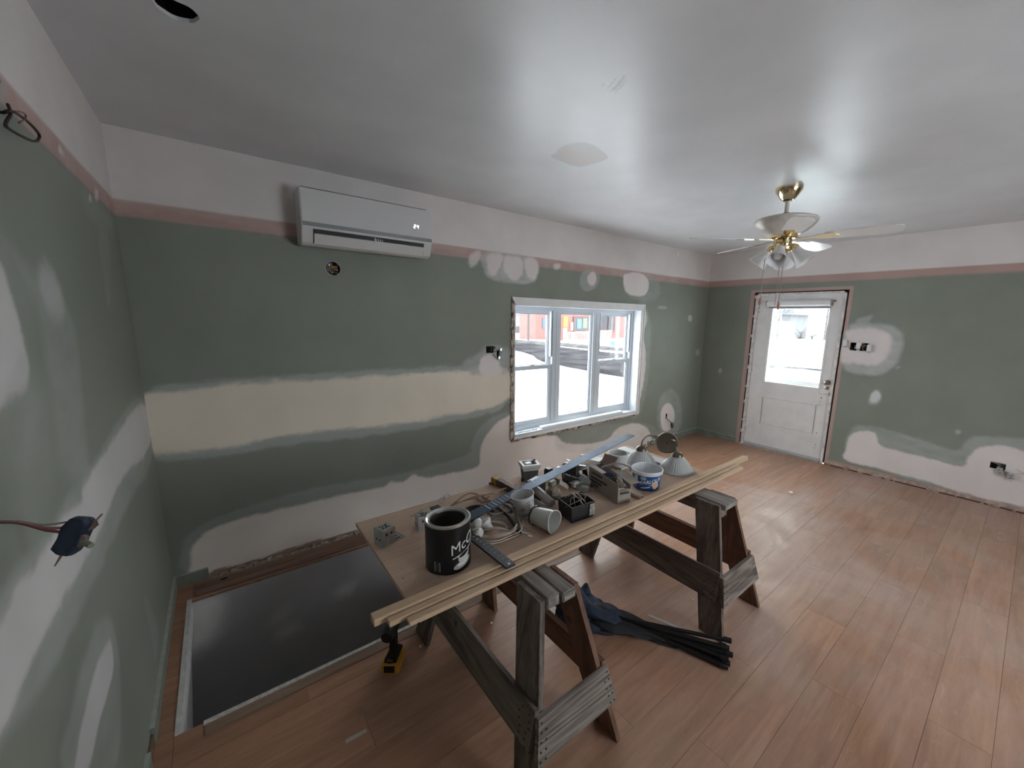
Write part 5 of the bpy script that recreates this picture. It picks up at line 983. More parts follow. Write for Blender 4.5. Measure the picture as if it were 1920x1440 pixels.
# ---- wires and coils by the can
def coil(name, label, c, r_, turns, rad, m_, z0=TT+.004, sq=1., tail=None, seed=1):
    rnd = random.Random(seed); pts = []
    n = int(turns*14)
    for i in range(n+1):
        a = 2*PI*i/14+seed; w = 1+.08*math.sin(i*.9+seed)+.06*math.sin(i*.37*seed); pts.append(Vector((c[0]+r_*w*math.cos(a), c[1]+r_*sq*w*math.sin(a), z0+rad+.004*math.sin(i*.7+seed)+.010*i/n*turns*.5)))
    if tail: pts += [Vector(q) for q in tail]
    for q in pts: q.z = max(q.z, TT+rad+.0005)
    solo(MB().tube(spline(pts, 2), rad, 6), name, m_, label, 'cable', smooth=60)
cc = P(925, 985); coil('cable_coil', 'loose coil of beige house cable beside the black can', (1.265, -1.665), .105, 2.6, .0042, WC[2], TT+.012, .85, None, 2); coil('cable_coil', 'loose coil of white cable lying inside the beige coil', (1.235, -1.655), .085, 2.2, .0040, WC[0], TT+.004, .9, [(1.33, -1.74, TT+.01), (1.37, -1.79, TT+.006)], 4); coil('cable_coil', 'wide loose coil of thin pale wire spread around the other coils', (1.285, -1.69), .118, 3.2, .0026, mat('wire_pale', (.60, .52, .45), .5), TT+.002, .80, [(1.40, -1.80, TT+.006)], 6); coil('cable_coil', 'thick black cable coil under the head of the T-square', (1.27, -1.50), .075, 2.3, .0075, WC[1], TT+.006, .8, None, 3); coil('cable_coil', 'grey cable coil next to the standing cup', (1.37, -1.56), .07, 2.2, .006, WC[3], TT+.03, .9, None, 5)
for k, (pa, pb, pc, m_, rad, lab) in enumerate((((845, 948), (880, 925), (915, 935), WC[4], .0045, 'tan wire arching up behind the black can'), ((838, 952), (893, 930), (935, 925), WC[4], .004, 'tan wire lying low behind the black can'), ((850, 944), (900, 931), (968, 909), WC[4], .0035, 'thin tan wire running toward the level'), ((885, 1000), (930, 990), (968, 1000), WC[2], .004, 'beige wire crossing the coils'), ((885, 1010), (950, 1002), (975, 985), WC[2], .0035, 'thin beige wire bent around the coils'), ((930, 950), (950, 965), (975, 1000), WC[1], .009, 'thick black cord lying over the coils'), ((945, 945), (965, 960), (978, 995), WC[3], .008, 'thick grey cord beside the standing cup'), ((980, 1000), (990, 1004), (998, 1006), WC[2], .003, 'short beige wire end on bare plywood'))):
    a, b, c = P(*pa, TT+.01), P(*pb, TT+.045), P(*pc, TT+.012); solo(MB().tube(spline([a, b, c], 10), rad, 7), 'loose_wire', m_, lab, 'wire', smooth=60)
for k, (px, py, r_, lab) in enumerate(((893, 988, .028, 'white porcelain lamp holder tipped beside the can'), (896, 1006, .024, 'white porcelain base lying in the coils'), (914, 988, .024, 'flared white ceramic cap lying in the coils'))):
    c = P(px, py, TT+.02); M = frame((c.x, c.y, TT+.03), (1, .3, .2*k), (-.2, .5, .8-.6*k)); s = MB(); s.lathe([(0, -.02), (r_*.7, -.02), (r_*.8, 0), (r_*(1.35 if k == 2 else .95), .02), (r_*(1.3 if k == 2 else .9), .026), (r_*.6, .034), (r_*.35, .040), (0, .041)], 18, M); o = solo(s, 'porcelain_socket', mat('porcelain', (.66, .64, .63), .3), lab, 'socket', smooth=50)
    zmin = min((o.matrix_basis @ v.co).z for v in o.data.vertices); o.location.z += TT+.001-zmin
for k, (px, py, m_, lab) in enumerate(((930, 903, 1, 'dark dust-covered clamp beside the T-square'), (905, 935, 4, 'scrap of tan cardboard under the arching wire'))):
    c = P(px, py, TT+.004); s = MB(); s.box((c.x, c.y, TT+.0045), (.09, .05, .008), Matrix.Rotation(.5+k, 3, 'Z')); s.box((c.x+.02, c.y, TT+.012), (.03, .03, .010), Matrix.Rotation(.2, 3, 'Z')); solo(s, 'scrap', WC[m_], lab, 'scrap')
# ---- carton
ct = thing('carton', 'open cardboard carton full of old switches with a barcode label', 'carton', (1.985, -1.71, TT)); KR = mat('dusty_cardboard', (.36, .31, .27), .85, var=.06, vscale=20); KRI = mat('cardboard_inside', (.15, .09, .07), .9)
A, B_, C_, D_ = Vector((1.943, -1.832, TT+.001)), Vector((2.020, -1.853, TT+.001)), Vector((2.066, -1.590, TT+.001)), Vector((1.985, -1.570, TT+.001)); H1 = .135
def wallp(nm, a, b, ha, hb, m_=KR, out=0.):
    s = MB(); n = (b-a).cross(Vector((0, 0, 1))).normalized()*.003; Z = Vector((0, 0, 1)); V = [a, b, b+Z*hb+n*out, a+Z*ha+n*out]; s.loft([V, [q-n for q in V]]); return s.build(nm, m_, ct)
side_ = wallp('side', A, D_, .110, .124); wallp('side', B_, C_, .10, .14); fr_ = wallp('end', A, B_, .092, .072); wallp('end', D_, C_, .122, .125)
s = MB(); s.loft([[A, B_, C_, D_], [q+Vector((0, 0, .004)) for q in (A, B_, C_, D_)]]); s.build('bottom', KR, ct)
def flap(pts, m_): s = MB(); n = (Vector(pts[1])-Vector(pts[0])).cross(Vector(pts[2])-Vector(pts[0])).normalized()*.0025; V = [Vector(q) for q in pts]; s.loft([V, [q+n for q in V]]); s.build('flap', m_, ct)
Z = lambda h: Vector((0, 0, h))
flap([C_+Z(.14), B_*.35+C_*.65+Z(.125), B_*.35+C_*.65+Vector((.09, .03, .165)), C_+Vector((.07, .04, .165))], KRI); flap([B_+Z(.10), B_*.5+C_*.5+Z(.12), B_*.5+C_*.5+Vector((.055, -.02, .135)), B_+Vector((.05, -.02, .105))], KR); flap([D_+Z(.124), D_*.55+A*.45+Z(.118), D_*.5+A*.5+Vector((.035, .01, .118)), D_+Vector((.05, .02, .120))], mat('perforated_pale_card', (.45, .43, .40), .8)); flap([D_+Z(.122), C_+Z(.125), C_+Vector((.02, .07, .118)), D_+Vector((.02, .065, .112))], KR)
nrm = (D_-A).cross(Z(1)).normalized(); Ms_ = frame(A+(D_-A)*.5+nrm*.0008, (A-D_)*-1, Z(1)); s = MB(); 
for k, (u, v, w, h) in enumerate(((.055, .098, .10, .012), (.035, .070, .15, .013), (.060, .050, .105, .013), (.070, .030, .07, .010))):
    M = frame(A+(D_-A)*.5-nrm*0, (D_-A), Z(1)); V = [M @ Vector((u+i*w/2, v+j*h/2, 0)) for i, j in ((-1, -1), (1, -1), (1, 1), (-1, 1))]; s.add([q-nrm*.0038 for q in V], [(0, 1, 2, 3)])
s.build('printed_line', mat('carton_dark_print', (.07, .06, .065), .8), side_)
n2 = (B_-A).cross(Z(1)).normalized(); u2 = (B_-A).normalized(); s = MB(); x = .010
rb = random.Random(5)
while x < .068:
    w = rb.choice((.0012, .0018, .003)); V = [A+u2*(x+i*w)+Z(.050+j*.014)+n2*.0008 for i, j in ((0, 0), (1, 0), (1, 1), (0, 1))]; s.add(V, [(0, 1, 2, 3)]); x += w+rb.choice((.001, .0016))
for k in range(2): V = [A+u2*(.010+i*(.05-.015*k))+Z(.070+k*.006+j*.003)+n2*.0008 for i, j in ((0, 0), (1, 0), (1, 1), (0, 1))]; s.add(V, [(0, 1, 2, 3)])
s.build('barcode', INK, fr_)
for k, (f_, g_, z, r_, bm_, lab) in enumerate(((.18, .55, .085, (.6, .4, .3), BEI, 'beige switch spilling over the front of the carton'), (.36, .45, .085, (.2, 1.1, .9), BK2, 'dark receptacle on top inside the carton'), (.52, .55, .09, (.9, .3, 2.0), mat('deep_blue_plastic', (.05, .08, .20), .4), 'blue-bodied switch inside the carton'), (.30, .70, .10, (1.2, .6, .2), GALV, 'steel switch standing up inside the carton'), (.68, .45, .085, (.3, .2, 1.2), GALV, 'steel receptacle at the back of the carton'))):
    q = A.lerp(D_, f_).lerp(B_.lerp(C_, f_), g_); receptacle((q.x, q.y, TT+z), r_, lab, bm_, BEI if k == 0 else GALV, .85)
a = A.lerp(D_, .55)+Z(.16); solo(MB().tube(spline([a+Vector((-.01, 0, 0)), a+Vector((.06, -.05, .022)), a+Vector((.115, -.10, .005)), a+Vector((.12, -.105, -.02))], 6), .005, 7), 'loose_wire', WC[3], 'thick dark grey wire lying across the open carton', 'wire', smooth=60)
# ---- ice cream tub
TC = Vector((2.262, -1.776, TT+.0005)); tb_ = thing('ice_cream_tub', 'blue ice cream tub with a white rim and white lettering', 'tub', TC); r0, r1, th_ = .076, .090, .115; BLU = mat('royal_blue_print', (.018, .085, .30), .35)
Mt_ = Matrix.Translation(TC); MB().lathe([(0, 0), (r0, 0), (r0+.001, .003), (r1-.003, th_-.02)], 44, Mt_, True).build('wall', BLU, tb_, smooth=50); bm = bmesh.new(); w_ = tb_.children[0]; bm.from_mesh(w_.data); bmesh.ops.delete(bm, geom=[f for f in bm.faces if len(f.verts) > 4 and all(v.co.z > .05 for v in f.verts)], context='FACES'); bm.to_mesh(w_.data); bm.free()
TW = mat('tub_white', (.74, .76, .79), .35); MB().lathe([(r1-.004, th_-.02), (r1+.002, th_-.021), (r1+.005, th_-.004), (r1+.003, th_), (r1-.004, th_), (r1-.006, th_-.02), (r0-.003, .004), (0, .004)], 44, Mt_, False).build('rim', TW, tb_, smooth=50)
ta = math.atan2(CAM[1]-TC.y, CAM[0]-TC.x)
def tw(V, u0, z0, lift=.0017, rot=0.):
    out = []; c, q = math.cos(rot), math.sin(rot)
    for v in V: u, w = v[0]*c-v[1]*q+u0, v[0]*q+v[1]*c+z0; r = r0+(r1-.004-r0)*w/(th_-.02)+lift+(v[2] if len(v) > 2 else 0); a = ta+u/r; out.append((TC.x+r*math.cos(a), TC.y+r*math.sin(a), TC.z+w))
    return out
V, F = text_mb('PARLOUR', .030, .25, .0002, .0006); MB().add(tw(V, .028, .060, .0020, .20), F).build('lettering', TW, tb_); V, F = disc(-.018, .078, .019, .0115); MB().add(tw(V, 0, 0), F).build('oval_emblem', mat('emblem_pale_blue', (.35, .48, .68), .4), tb_); V, F = text_mb('Nestl\u00e9', .010, .1, .0002); MB().add(tw(V, -.018, .078, .0024), F).build('emblem_lettering', mat('emblem_white', (.8, .82, .86), .4), tb_)
V, F = text_mb('O!', .020, 0, .0002); MB().add(tw(V, -.032, .045), F).build('lettering', TW, tb_); V, F = text_mb('vanilla', .012, .2, .0002); MB().add(tw(V, .030, .040, .0020, .2), F).build('lettering', TW, tb_); V, F = stroke([(-.030+.006*i, .016+.0012*i) for i in range(10)], .006); MB().add(tw(V, 0, 0), F).build('white_band', TW, tb_)
SCO = mat('scoop_print', (.62, .44, .30), .5)
for cx, cy, rr_ in ((.046, .040, .014), (.060, .048, .016), (.055, .026, .015), (.068, .032, .013)): V, F = disc(cx, cy, rr_, rr_); MB().add(tw(V, 0, 0, .0014+.002*cx), F).build('scoop_print', SCO, tb_)
V = [(-.075, .05), (-.052, .05), (-.052, .088), (-.075, .088)]; MB().add(tw(V, 0, 0, .0022), [(0, 1, 2, 3)]).build('white_panel', TW, tb_); V, F = stroke([(-.078, .012), (-.062, .012), (-.062, .036), (-.078, .036), (-.078, .012)], .0016); MB().add(tw(V, 0, 0), F).build('label_box', TW, tb_)
# ---- short plastic pipe
a, b = P(1178, 922, TT+.012), P(1204, 934, TT+.012); dd = (b-a).normalized(); a = b-dd*.13; s = MB(); M = frame(a, Vector((0, 0, 1)).cross(dd), Vector((0, 0, 1))); L_ = .13; sg = 1 if (M.to_3x3() @ Vector((0, 0, 1))).dot(dd) > 0 else -1
s.lathe([(.012, 0), (.012, sg*L_), (.0085, sg*L_), (.0085, 0), (.012, 0)], 20, M, False); solo(s, 'plastic_pipe', mat('cream_pipe', (.55, .50, .44), .45), 'short cream plastic pipe lying between the carton and the tub', 'pipe', smooth=40)
# ---- wall light with two glass bells
wl = thing('wall_light', 'bronze two-arm wall light with ribbed glass bells lying on the plywood', 'wall light', (2.6, -1.62, TT)); BRZ = mat('aged_bronze', (.16, .125, .10), .38, .7); RIB = mat('ribbed_glass', (.60, .61, .62), .4, trans=.25)
shades = (Vector((2.640, -1.735, TT+.001)), Vector((2.545, -1.515, TT+.001))); pc = Vector((2.72, -1.60, .838))
for k, c in enumerate(shades):
    s = MB(); n = 144; R = []
    for r_, z in ((.112, 0), (.114, .004), (.108, .012), (.098, .026), (.084, .046), (.066, .068), (.050, .084), (.036, .094), (.032, .097)): R.append([c+Vector((r_*(1+.022*math.cos(36*2*PI*j/n)*(r_ < .1))*math.cos(2*PI*j/n), r_*(1+.022*math.cos(36*2*PI*j/n)*(r_ < .1))*math.sin(2*PI*j/n), z)) for j in range(n)])
    s.loft(R, True, False); sh_ = s.build('glass_shade', RIB, wl, smooth=60); MB().lathe([(.034, .094), (.038, .098), (.036, .108), (.030, .118), (.018, .126), (.008, .130), (0, .131)], 24, Matrix.Translation(c), False).build('holder', BRZ, sh_, smooth=40)
    s = MB(); s.tube([c+Vector((.036, 0, .103)), c+Vector((.056, -.012, .103))], .003, 6); s.build('thumb_screw', BRZ, sh_)
nf = Vector((-.80, -.55, .10)).normalized(); Mp = frame(pc, Vector((0, 0, 1)).cross(nf), Vector((0, 0, 1))); sg = 1 if (Mp.to_3x3() @ Vector((0, 0, 1))).dot(nf) > 0 else -1
s = MB(); s.lathe([(0, -sg*.004), (.070, -sg*.004), (.076, 0), (.076, sg*.006), (.072, sg*.008), (.070, sg*.001), (.03, sg*.0005), (0, sg*.0005)], 36, Mp); s.build('back_plate', BRZ, wl, smooth=40); MB().lathe([(.072, sg*.0075), (.077, sg*.007), (.077, sg*.001)], 36, Mp, False).build('plate_rim', mat('pale_bronze_rim', (.42, .38, .33), .3, .8), wl); MB().lathe([(0, 0), (.006, 0), (.006, sg*.004), (0, sg*.004)], 10, Mp).build('plate_screw', DARKHOLE, wl)
c = shades[1]+Vector((0, 0, .128)); e = pc+Vector((-.012, .045, -.01)); hx_ = (e-c); hx_.z = 0; hl = hx_.length; hx_.normalize(); Z = Vector((0, 0, 1))
s = MB(); s.tube(spline([c, c+Z*.035+hx_*.008, c+Z*.060+hx_*.035, c+Z*.066+hx_*.07, c+Z*.045+hx_*(hl*.72), c+Z*.02+hx_*(hl*.75), c+Z*.004+hx_*(hl*.66), c+Z*.0+hx_*(hl*.52), c+Z*.012+hx_*(hl*.44), c+Z*.024+hx_*(hl*.50), c+Z*.02+hx_*(hl*.58)], 6), .0058, 8); s.build('scroll_arm', BRZ, wl, smooth=60); s = MB(); s.tube(spline([c+Z*.062+hx_*.075, c+Z*.05+hx_*(hl*.8), e], 6), .0055, 8); s.build('arm', BRZ, wl, smooth=60)
c = shades[0]+Vector((0, 0, .128)); s = MB(); s.tube(spline([c, c+Vector((-.004, .01, .03)), c+Vector((-.006, .016, .068)), pc+Vector((-.01, -.03, .03))], 6), .0055, 8); s.build('arm', BRZ, wl, smooth=60)
# ---- behind: pale board, tub of compound, paper
solo(MB().bb((2.62, -1.66, TT+.0005), (2.705, -1.235, TT+.020)), 'trim_offcut', WHITE, 'white painted board offcut lying behind the wall light', 'board', bevel=.002)
solo(MB().bb((2.34, -1.52, TT+.0005), (2.60, -1.25, TT+.012)), 'paper_stack', mat('pale_paper', (.66, .64, .62), .8), 'flat pale pad lying at the far corner of the plywood', 'pad')
c3, _m = cup('plastic_cup', 'squat white tub standing behind the glass bells', (2.37, -1.46, TT+.014), (0, 0, 1), .085, .055, .065, TRL)
for k, (px, py, w, l, m_, lab) in enumerate(((1160, 862, .07, .10, KRI, 'brown card piece behind the carton'), (1150, 850, .08, .12, WHITE, 'white card piece beyond the carton'), (1155, 842, .03, .10, BK2, 'dark stick lying at the far edge of the plywood'))):
    c = P(px, py, TT+.02); c.x = min(c.x, 2.3); s = MB(); s.box((c.x, max(min(c.y, -1.24), -1.45), TT+.0165+.008*k), (w, l, .006), Matrix.Rotation(.4*k, 3, 'Z')); solo(s, 'card_piece', m_, lab, 'card')
# sawdust and small bits on the sheet
s = MB(); rd = random.Random(11)
for k in range(70):
    x, y = rd.uniform(SX0+.03, 2.3), rd.uniform(-1.89, SY1-.02); s.box((x, y, TT+.001), (rd.uniform(.0015, .005), rd.uniform(.001, .003), .0014), Matrix.Rotation(rd.uniform(0, 3), 3, 'Z'))
setp(s.build('sawdust_bits', mat('dark_crumbs', (.10, .08, .07), .9)), 'dark crumbs and plaster specks scattered on the plywood', 'debris', None, 'stuff')
# ================================================================== FLOOR THINGS
# ---- cordless drill under the strips
dx, dy = .872, -1.375; dl = thing('cordless_drill', 'yellow and black cordless drill standing on its battery by the stair opening', 'drill', (dx, dy, 0), (0, 0, .9)); YEL = mat('tool_yellow', (.60, .30, .03), .45)
s = MB(); R = []
for z, k in ((0, 1), (.004, 1.03), (.042, 1.0), (.05, .92)): R.append([Vector((x*k, y*k, z)) for x, y in ((-.062, -.034), (-.050, -.042), (.045, -.040), (.062, -.026), (.062, .026), (.045, .040), (-.050, .042), (-.062, .034))])
s.loft(R); s.build('battery', YEL, dl, world=False, bevel=.002); s = MB(); s.box((-.0625, 0, .026), (.004, .050, .034)); s.build('battery_vent', BLACK, dl, world=False); MB().box((0, 0, .0035), (.10, .070, .006)).build('battery_foot', BLACK, dl, world=False)
s = MB(); s.loft([[Vector((x*k+o_, y*k, z)) for x, y in ((-.045, -.026), (.045, -.026), (.05, 0), (.045, .026), (-.045, .026), (-.05, 0))] for z, k, o_ in ((.048, 1.1, 0), (.066, 1.0, 0), (.085, .50, .004), (.16, .46, .014), (.18, .6, .016))]); s.build('grip', BLACK, dl, world=False, smooth=40); MB().box((-.04, 0, .064), (.03, .026, .006)).build('badge', mat('dark_amber', (.2, .11, .05), .4), dl, world=False)
Mx = Matrix.Translation((.0, 0, .205)) @ Matrix.Rotation(PI/2, 4, 'Y'); s = MB(); s.lathe([(0, -.075), (.026, -.073), (.031, -.05), (.031, .04), (.024, .055), (0, .055)], 18, Mx); s.build('motor_body', BLACK, dl, world=False, smooth=40); s = MB(); s.lathe([(.018, .055), (.020, .06), (.020, .085), (.012, .10), (0, .101)], 16, Mx, False); s.build('chuck', mat('chuck_black', (.05, .05, .05), .3, .5), dl, world=False, smooth=40); MB().box((.034, 0, .168), (.012, .014, .022)).build('trigger', YEL, dl, world=False)
# ---- folded camp chair
ch = thing('camp_chair', 'folded navy and black camp chair lying under the plywood table', 'camp chair', (1.98, -1.95, 0)); A0, A1 = Vector((1.80, -1.66, 0)), Vector((2.175, -2.385, 0)); ax = (A1-A0).normalized(); sd_ = Vector((-ax.y, ax.x, 0)); TB = mat('black_tube', (.018, .018, .02), .35, .3); rc = random.Random(4)
ends = [(-.05, .018, 0), (-.022, .016, .01), (.012, .017, -.01), (.048, .02, 0), (-.035, .052, .0), (.0, .050, .02), (.038, .056, -.01), (-.008, .088, .0), (.035, .098, .01)]
for k, (u, z, e) in enumerate(ends):
    p1 = A1+sd_*u+ax*e+Vector((0, 0, z)); p0 = A0+ax*.20+sd_*(-u*.7+rc.uniform(-.02, .02))+Vector((0, 0, .03+.04*rc.random())); s = MB(); s.tube([p0, p1], .0105, 10); tb = s.build('tube', TB, ch, smooth=40); s = MB(); s.tube([p1-ax*.03, p1+ax*.006], .0135, 10); s.build('end_cap', BLACK, tb)
p0, p1 = A0+ax*.42+sd_*.040+Vector((0, 0, .098)), A0+ax*.66+sd_*.022+Vector((0, 0, .082)); MB().bar(p0, p1, .016, .004).build('bare_slat', mat('pale_strip', (.45, .44, .43), .4), ch)
def cloth(nm, a, l, w, h, m_, seed, twist=0., peak=0., th=.0):
    rnd = random.Random(seed); nu, nv = 22, 20; V = []; F = []; ph = [rnd.uniform(0, 6) for _ in range(6)]
    for i in range(nu):
        t = i/(nu-1)
        for j in range(nv):
            q = j/(nv)*2*PI; env = (math.sin(PI*min(1, .12+t*.88))**.55)*(1-.55*t); rr = 1+.27*math.sin(3*q+ph[0]+4*t)+.20*math.sin(5*q+ph[1]-9*t)+.12*math.sin(8*q+ph[2]+15*t)
            y = w*env*rr*math.cos(q+twist*t); z = h*env*rr*math.sin(q+twist*t)+h*env*.9+peak*math.exp(-((t-.22)/.12)**2)*max(0, math.sin(q))
            p = a+ax*(l*t)+sd_*(y+.02*math.sin(4*t+ph[3])); V.append((p.x, p.y, max(.002, z)))
    for i in range(nu-1):
        for j in range(nv): F.append((i*nv+j, i*nv+(j+1) % nv, (i+1)*nv+(j+1) % nv, (i+1)*nv+j))
    F.append(tuple(range(nv))[::-1]); F.append(tuple((nu-1)*nv+j for j in range(nv))); s = MB(); s.add(V, F); return s.build(nm, m_, ch, smooth=70)
NAVY = mat('navy_canvas', (.018, .028, .058), .75, var=.25, vscale=25, bump=.3, bscale=200); cloth('seat_fabric', A0-ax*.08, .50, .13, .072, NAVY, 3, .8, .075); cloth('back_fabric', A0+ax*.04+sd_*-.02, .55, .085, .05, mat('black_mesh_cloth', (.016, .017, .022), .7, var=.3, vscale=30), 9, -.6, .02); cloth('arm_fabric', A0-ax*.02+sd_*.07, .30, .05, .045, NAVY, 6, 1.2, .07)
# ---- scraps on the floor
def scrap(px, py, w, l, rz, m_, lab, z=.002, nm='scrap'):
    c = onz(px, py, 0); s = MB(); s.box((c.x, c.y, z/2+.0004), (l, w, z), Matrix.Rotation(rz, 3, 'Z')); solo(s, nm, m_, lab, 'scrap')
scrap(668, 1380, .018, .078, -.06, mat('tape_scrap', (.50, .44, .39), .8), 'torn strip of pale paper tape on the floor by the stair opening', .001, 'tape_scrap')
CRM = mat('pale_crumb', (.62, .56, .48), .8); q = onz(1480, 926)
scrap(1483, 924, .03, .05, .5, mat('white_crumb', (.72, .70, .68), .7), 'white plaster flake on the floor near the door', .006, 'plaster_flake')
for k, (px, py) in enumerate(((795, 1195), (921, 1169), (788, 1213), (1298, 1125))):
    c = onz(px, py); s = MB(); s.lathe([(0, 0), (.006, .001), (.007, .006), (.003, .010), (0, .0105)], 7, Matrix.Translation((c.x, c.y, .0)) @ Matrix.Rotation(.0, 4, 'X')); solo(s, 'crumb', CRM, ('pale crumb on the floor between the drill and the sawhorse rail', 'pale crumb on the floor behind the split-top sawhorse leg', 'wood crumb on the floor right beside the drill', 'small crumb on the floor left of the solid-top sawhorse leg')[k], 'crumb')
q = onz(1318, 815); s = MB(); s.prism([(0, 0), (.10, -.07), (.20, -.20), (.16, -.22), (.02, -.12), (-.05, -.06)], 0, .004, Matrix.Translation((q.x, q.y-.02, .001))); solo(s, 'paper_scrap', mat('crumpled_paper', (.45, .42, .38), .8), 'crumpled paper scrap on the floor in the corner near the door', 'scrap')
# ================================================================== WALL ELECTRICS
def cavity(parent, a, b, axis):
    """open dark box behind a wall opening; a,b corners on the wall, axis = outward direction"""
    n = Vector(axis)*.055; a, b = Vector(a), Vector(b); s = MB()
    if abs(axis[1]): R0 = [Vector((a.x, a.y, a.z)), Vector((b.x, a.y, a.z)), Vector((b.x, a.y, b.z)), Vector((a.x, a.y, b.z))]
    else: R0 = [Vector((a.x, a.y, a.z)), Vector((a.x, b.y, a.z)), Vector((a.x, b.y, b.z)), Vector((a.x, a.y, b.z))]
    s.loft([R0, [q+n for q in R0]], True, False); k = len(s.v); s.f.append((k-4, k-3, k-2, k-1)); return s.build('recess', DARKHOLE, parent)
for h, w_, ax_ in ((bh[2], wall_back, 1), (bh[3], wall_back, 1), (bh[4], wall_back, 1)): cavity(w_, (h[0], 0, h[2]), (h[1], 0, h[3]), (0, 1, 0))
for h in rh[1:]: cavity(wall_right, (W, h[0], h[2]), (W, h[1], h[3]), (1, 0, 0))
for h in lh: cavity(wall_left, (0, h[0], h[2]), (0, h[1], h[3]), (-1, 0, 0))
def small_switch(nm, label, cat, c, n, up, size, body, face, group=None, wires=(), slots=False):
    """little device: n = facing direction"""
    t = thing(nm, label, cat, c, group=group); M = frame(c, Vector(up).cross(Vector(n)), up); w, h, d = size; sg = 1 if (M.to_3x3() @ Vector((0, 0, 1))).dot(Vector(n)) > 0 else -1
    s = MB(); s.add([M @ Vector((i*w/2, j*h/2, sg*k)) for k in (-d, 0) for i, j in ((-1, -1), (1, -1), (1, 1), (-1, 1))], [(0, 1, 2, 3), (4, 5, 6, 7), (0, 1, 5, 4), (1, 2, 6, 5), (2, 3, 7, 6), (3, 0, 4, 7)]); s.build('body', body, t, bevel=.002)
    s = MB(); s.add([M @ Vector((i*w*.34, j*h*.4, sg*k)) for k in (0, .004) for i, j in ((-1, -1), (1, -1), (1, 1), (-1, 1))], [(0, 1, 2, 3), (4, 5, 6, 7), (0, 1, 5, 4), (1, 2, 6, 5), (2, 3, 7, 6), (3, 0, 4, 7)]); s.build('face', face, t, bevel=.001)
    s = MB()
    s.add([M @ Vector((x*.008, y*(h*.62+.009), sg*k)) for k in (-.001, .0012) for x, y in ((-1, -1), (1, -1), (1, 1), (-1, 1))], [(0, 1, 2, 3), (4, 5, 6, 7), (0, 1, 5, 4), (1, 2, 6, 5), (2, 3, 7, 6), (3, 0, 4, 7)])
    s.build('yoke', GALV, t)
    if slots:
        s = MB()
        for j in (-1, 1):
            for i in (-1, 1): s.add([M @ Vector((i*w*.14+x*.0022, j*h*.2+y*.006, sg*.0046)) for x, y in ((-1, -1), (1, -1), (1, 1), (-1, 1))], [(0, 1, 2, 3)])
        s.build('slot', BLACK, t)
    for pts, m_, r_ in wires: MB().tube(spline(pts, 8), r_, 6).build('wire', m_, t, smooth=60)
    return t
GRYF = mat('grey_device', (.45, .43, .42), .5)
# beside the door: three switches round an open double box
yz = lambda px, py, x=W: onx(px, py, x)
for k, (px, py, lab) in enumerate(((1609, 648, 'white light switch in front of the open box beside the door, between the other two'), (1629, 653, 'white light switch hanging at the end of the open box away from the door'), (1584, 643, 'white light switch dangling against the door casing'))):
    c = yz(px, py, W-.030); small_switch('light_switch', lab, 'switch', c, (-1, 0, 0), (0, .05*(k-1), 1), (.040, .072, .022), PLASTW, PLASTW, 'switches hanging beside the door', [([c+Vector((.004, 0, -.02)), c+Vector((.02, .0, -.045)), c+Vector((.04, -.02*(k == 2)-.0, -.03)), Vector((W+.03, max(min(c.y, -1.80), -1.93), 1.42))], WC[1], .0035)])
bx_ = thing('double_box', 'open double electrical box with tangled wires beside the door', 'electrical box', (W, -1.867, 1.388)); rw = random.Random(8)
for k in range(7):
    y = rw.uniform(-1.935, -1.80); z = rw.uniform(1.40, 1.465); MB().tube(spline([(W+.04, y, z), (W+.0, y+.02, z+.012), (W-.006, y+.012, z-.02), (W+.03, y-.02, z-.01)], 6), .003, 6).build('wire', WC[(0, 1, 4, 3)[k % 4]], bx_, smooth=60)
MB().bb((W+.001, -1.873, 1.389), (W+.03, -1.860, 1.475)).build('divider', GALV, bx_)
# low receptacle on the door wall
c = yz(1874, 884, W-.03); small_switch('wall_receptacle', 'steel receptacle hanging out of its open box low on the door wall', 'receptacle', c, (-.9, .1, -.2), (0, .35, 1), (.036, .062, .03), GRYF, GRYF, None, [([c+Vector((.01, 0, .02)), c+Vector((.02, 0, .04)), Vector((W+.03, -3.06, .40))], WC[3], .004)], True); c2_ = yz(1895, 894, W-.035)
small_switch('wall_receptacle', 'grey receptacle dangling lowest beside the open box on the door wall', 'receptacle', c2_, (-.9, -.2, 0), (0, .1, 1), (.040, .055, .03), GRYF, GRYF, None, [([c2_+Vector((.01, .01, .02)), c2_+Vector((.01, .03, .035)), c+Vector((.02, -.02, .01)), Vector((W+.03, -3.10, .39))], WC[3], .004), ([c2_+Vector((.01, -.01, .02)), c2_+Vector((.0, -.04, .045)), c2_+Vector((.02, -.07, .05)), Vector((W+.02, -3.10, .42))], WC[2], .0022)], True)
ob = thing('open_box', 'open steel box sunk low in the door wall', 'electrical box', (W, -3.063, .364)); MB().tube(spline([(W+.03, -3.03, .41), (W-.002, -3.05, .415), (W+.0, -3.09, .405), (W+.03, -3.10, .40)], 6), .003, 6).build('wire', WC[3], ob); MB().bb((W+.001, -3.11, .418), (W+.04, -3.016, .4275)).build('lip', GALV, ob)
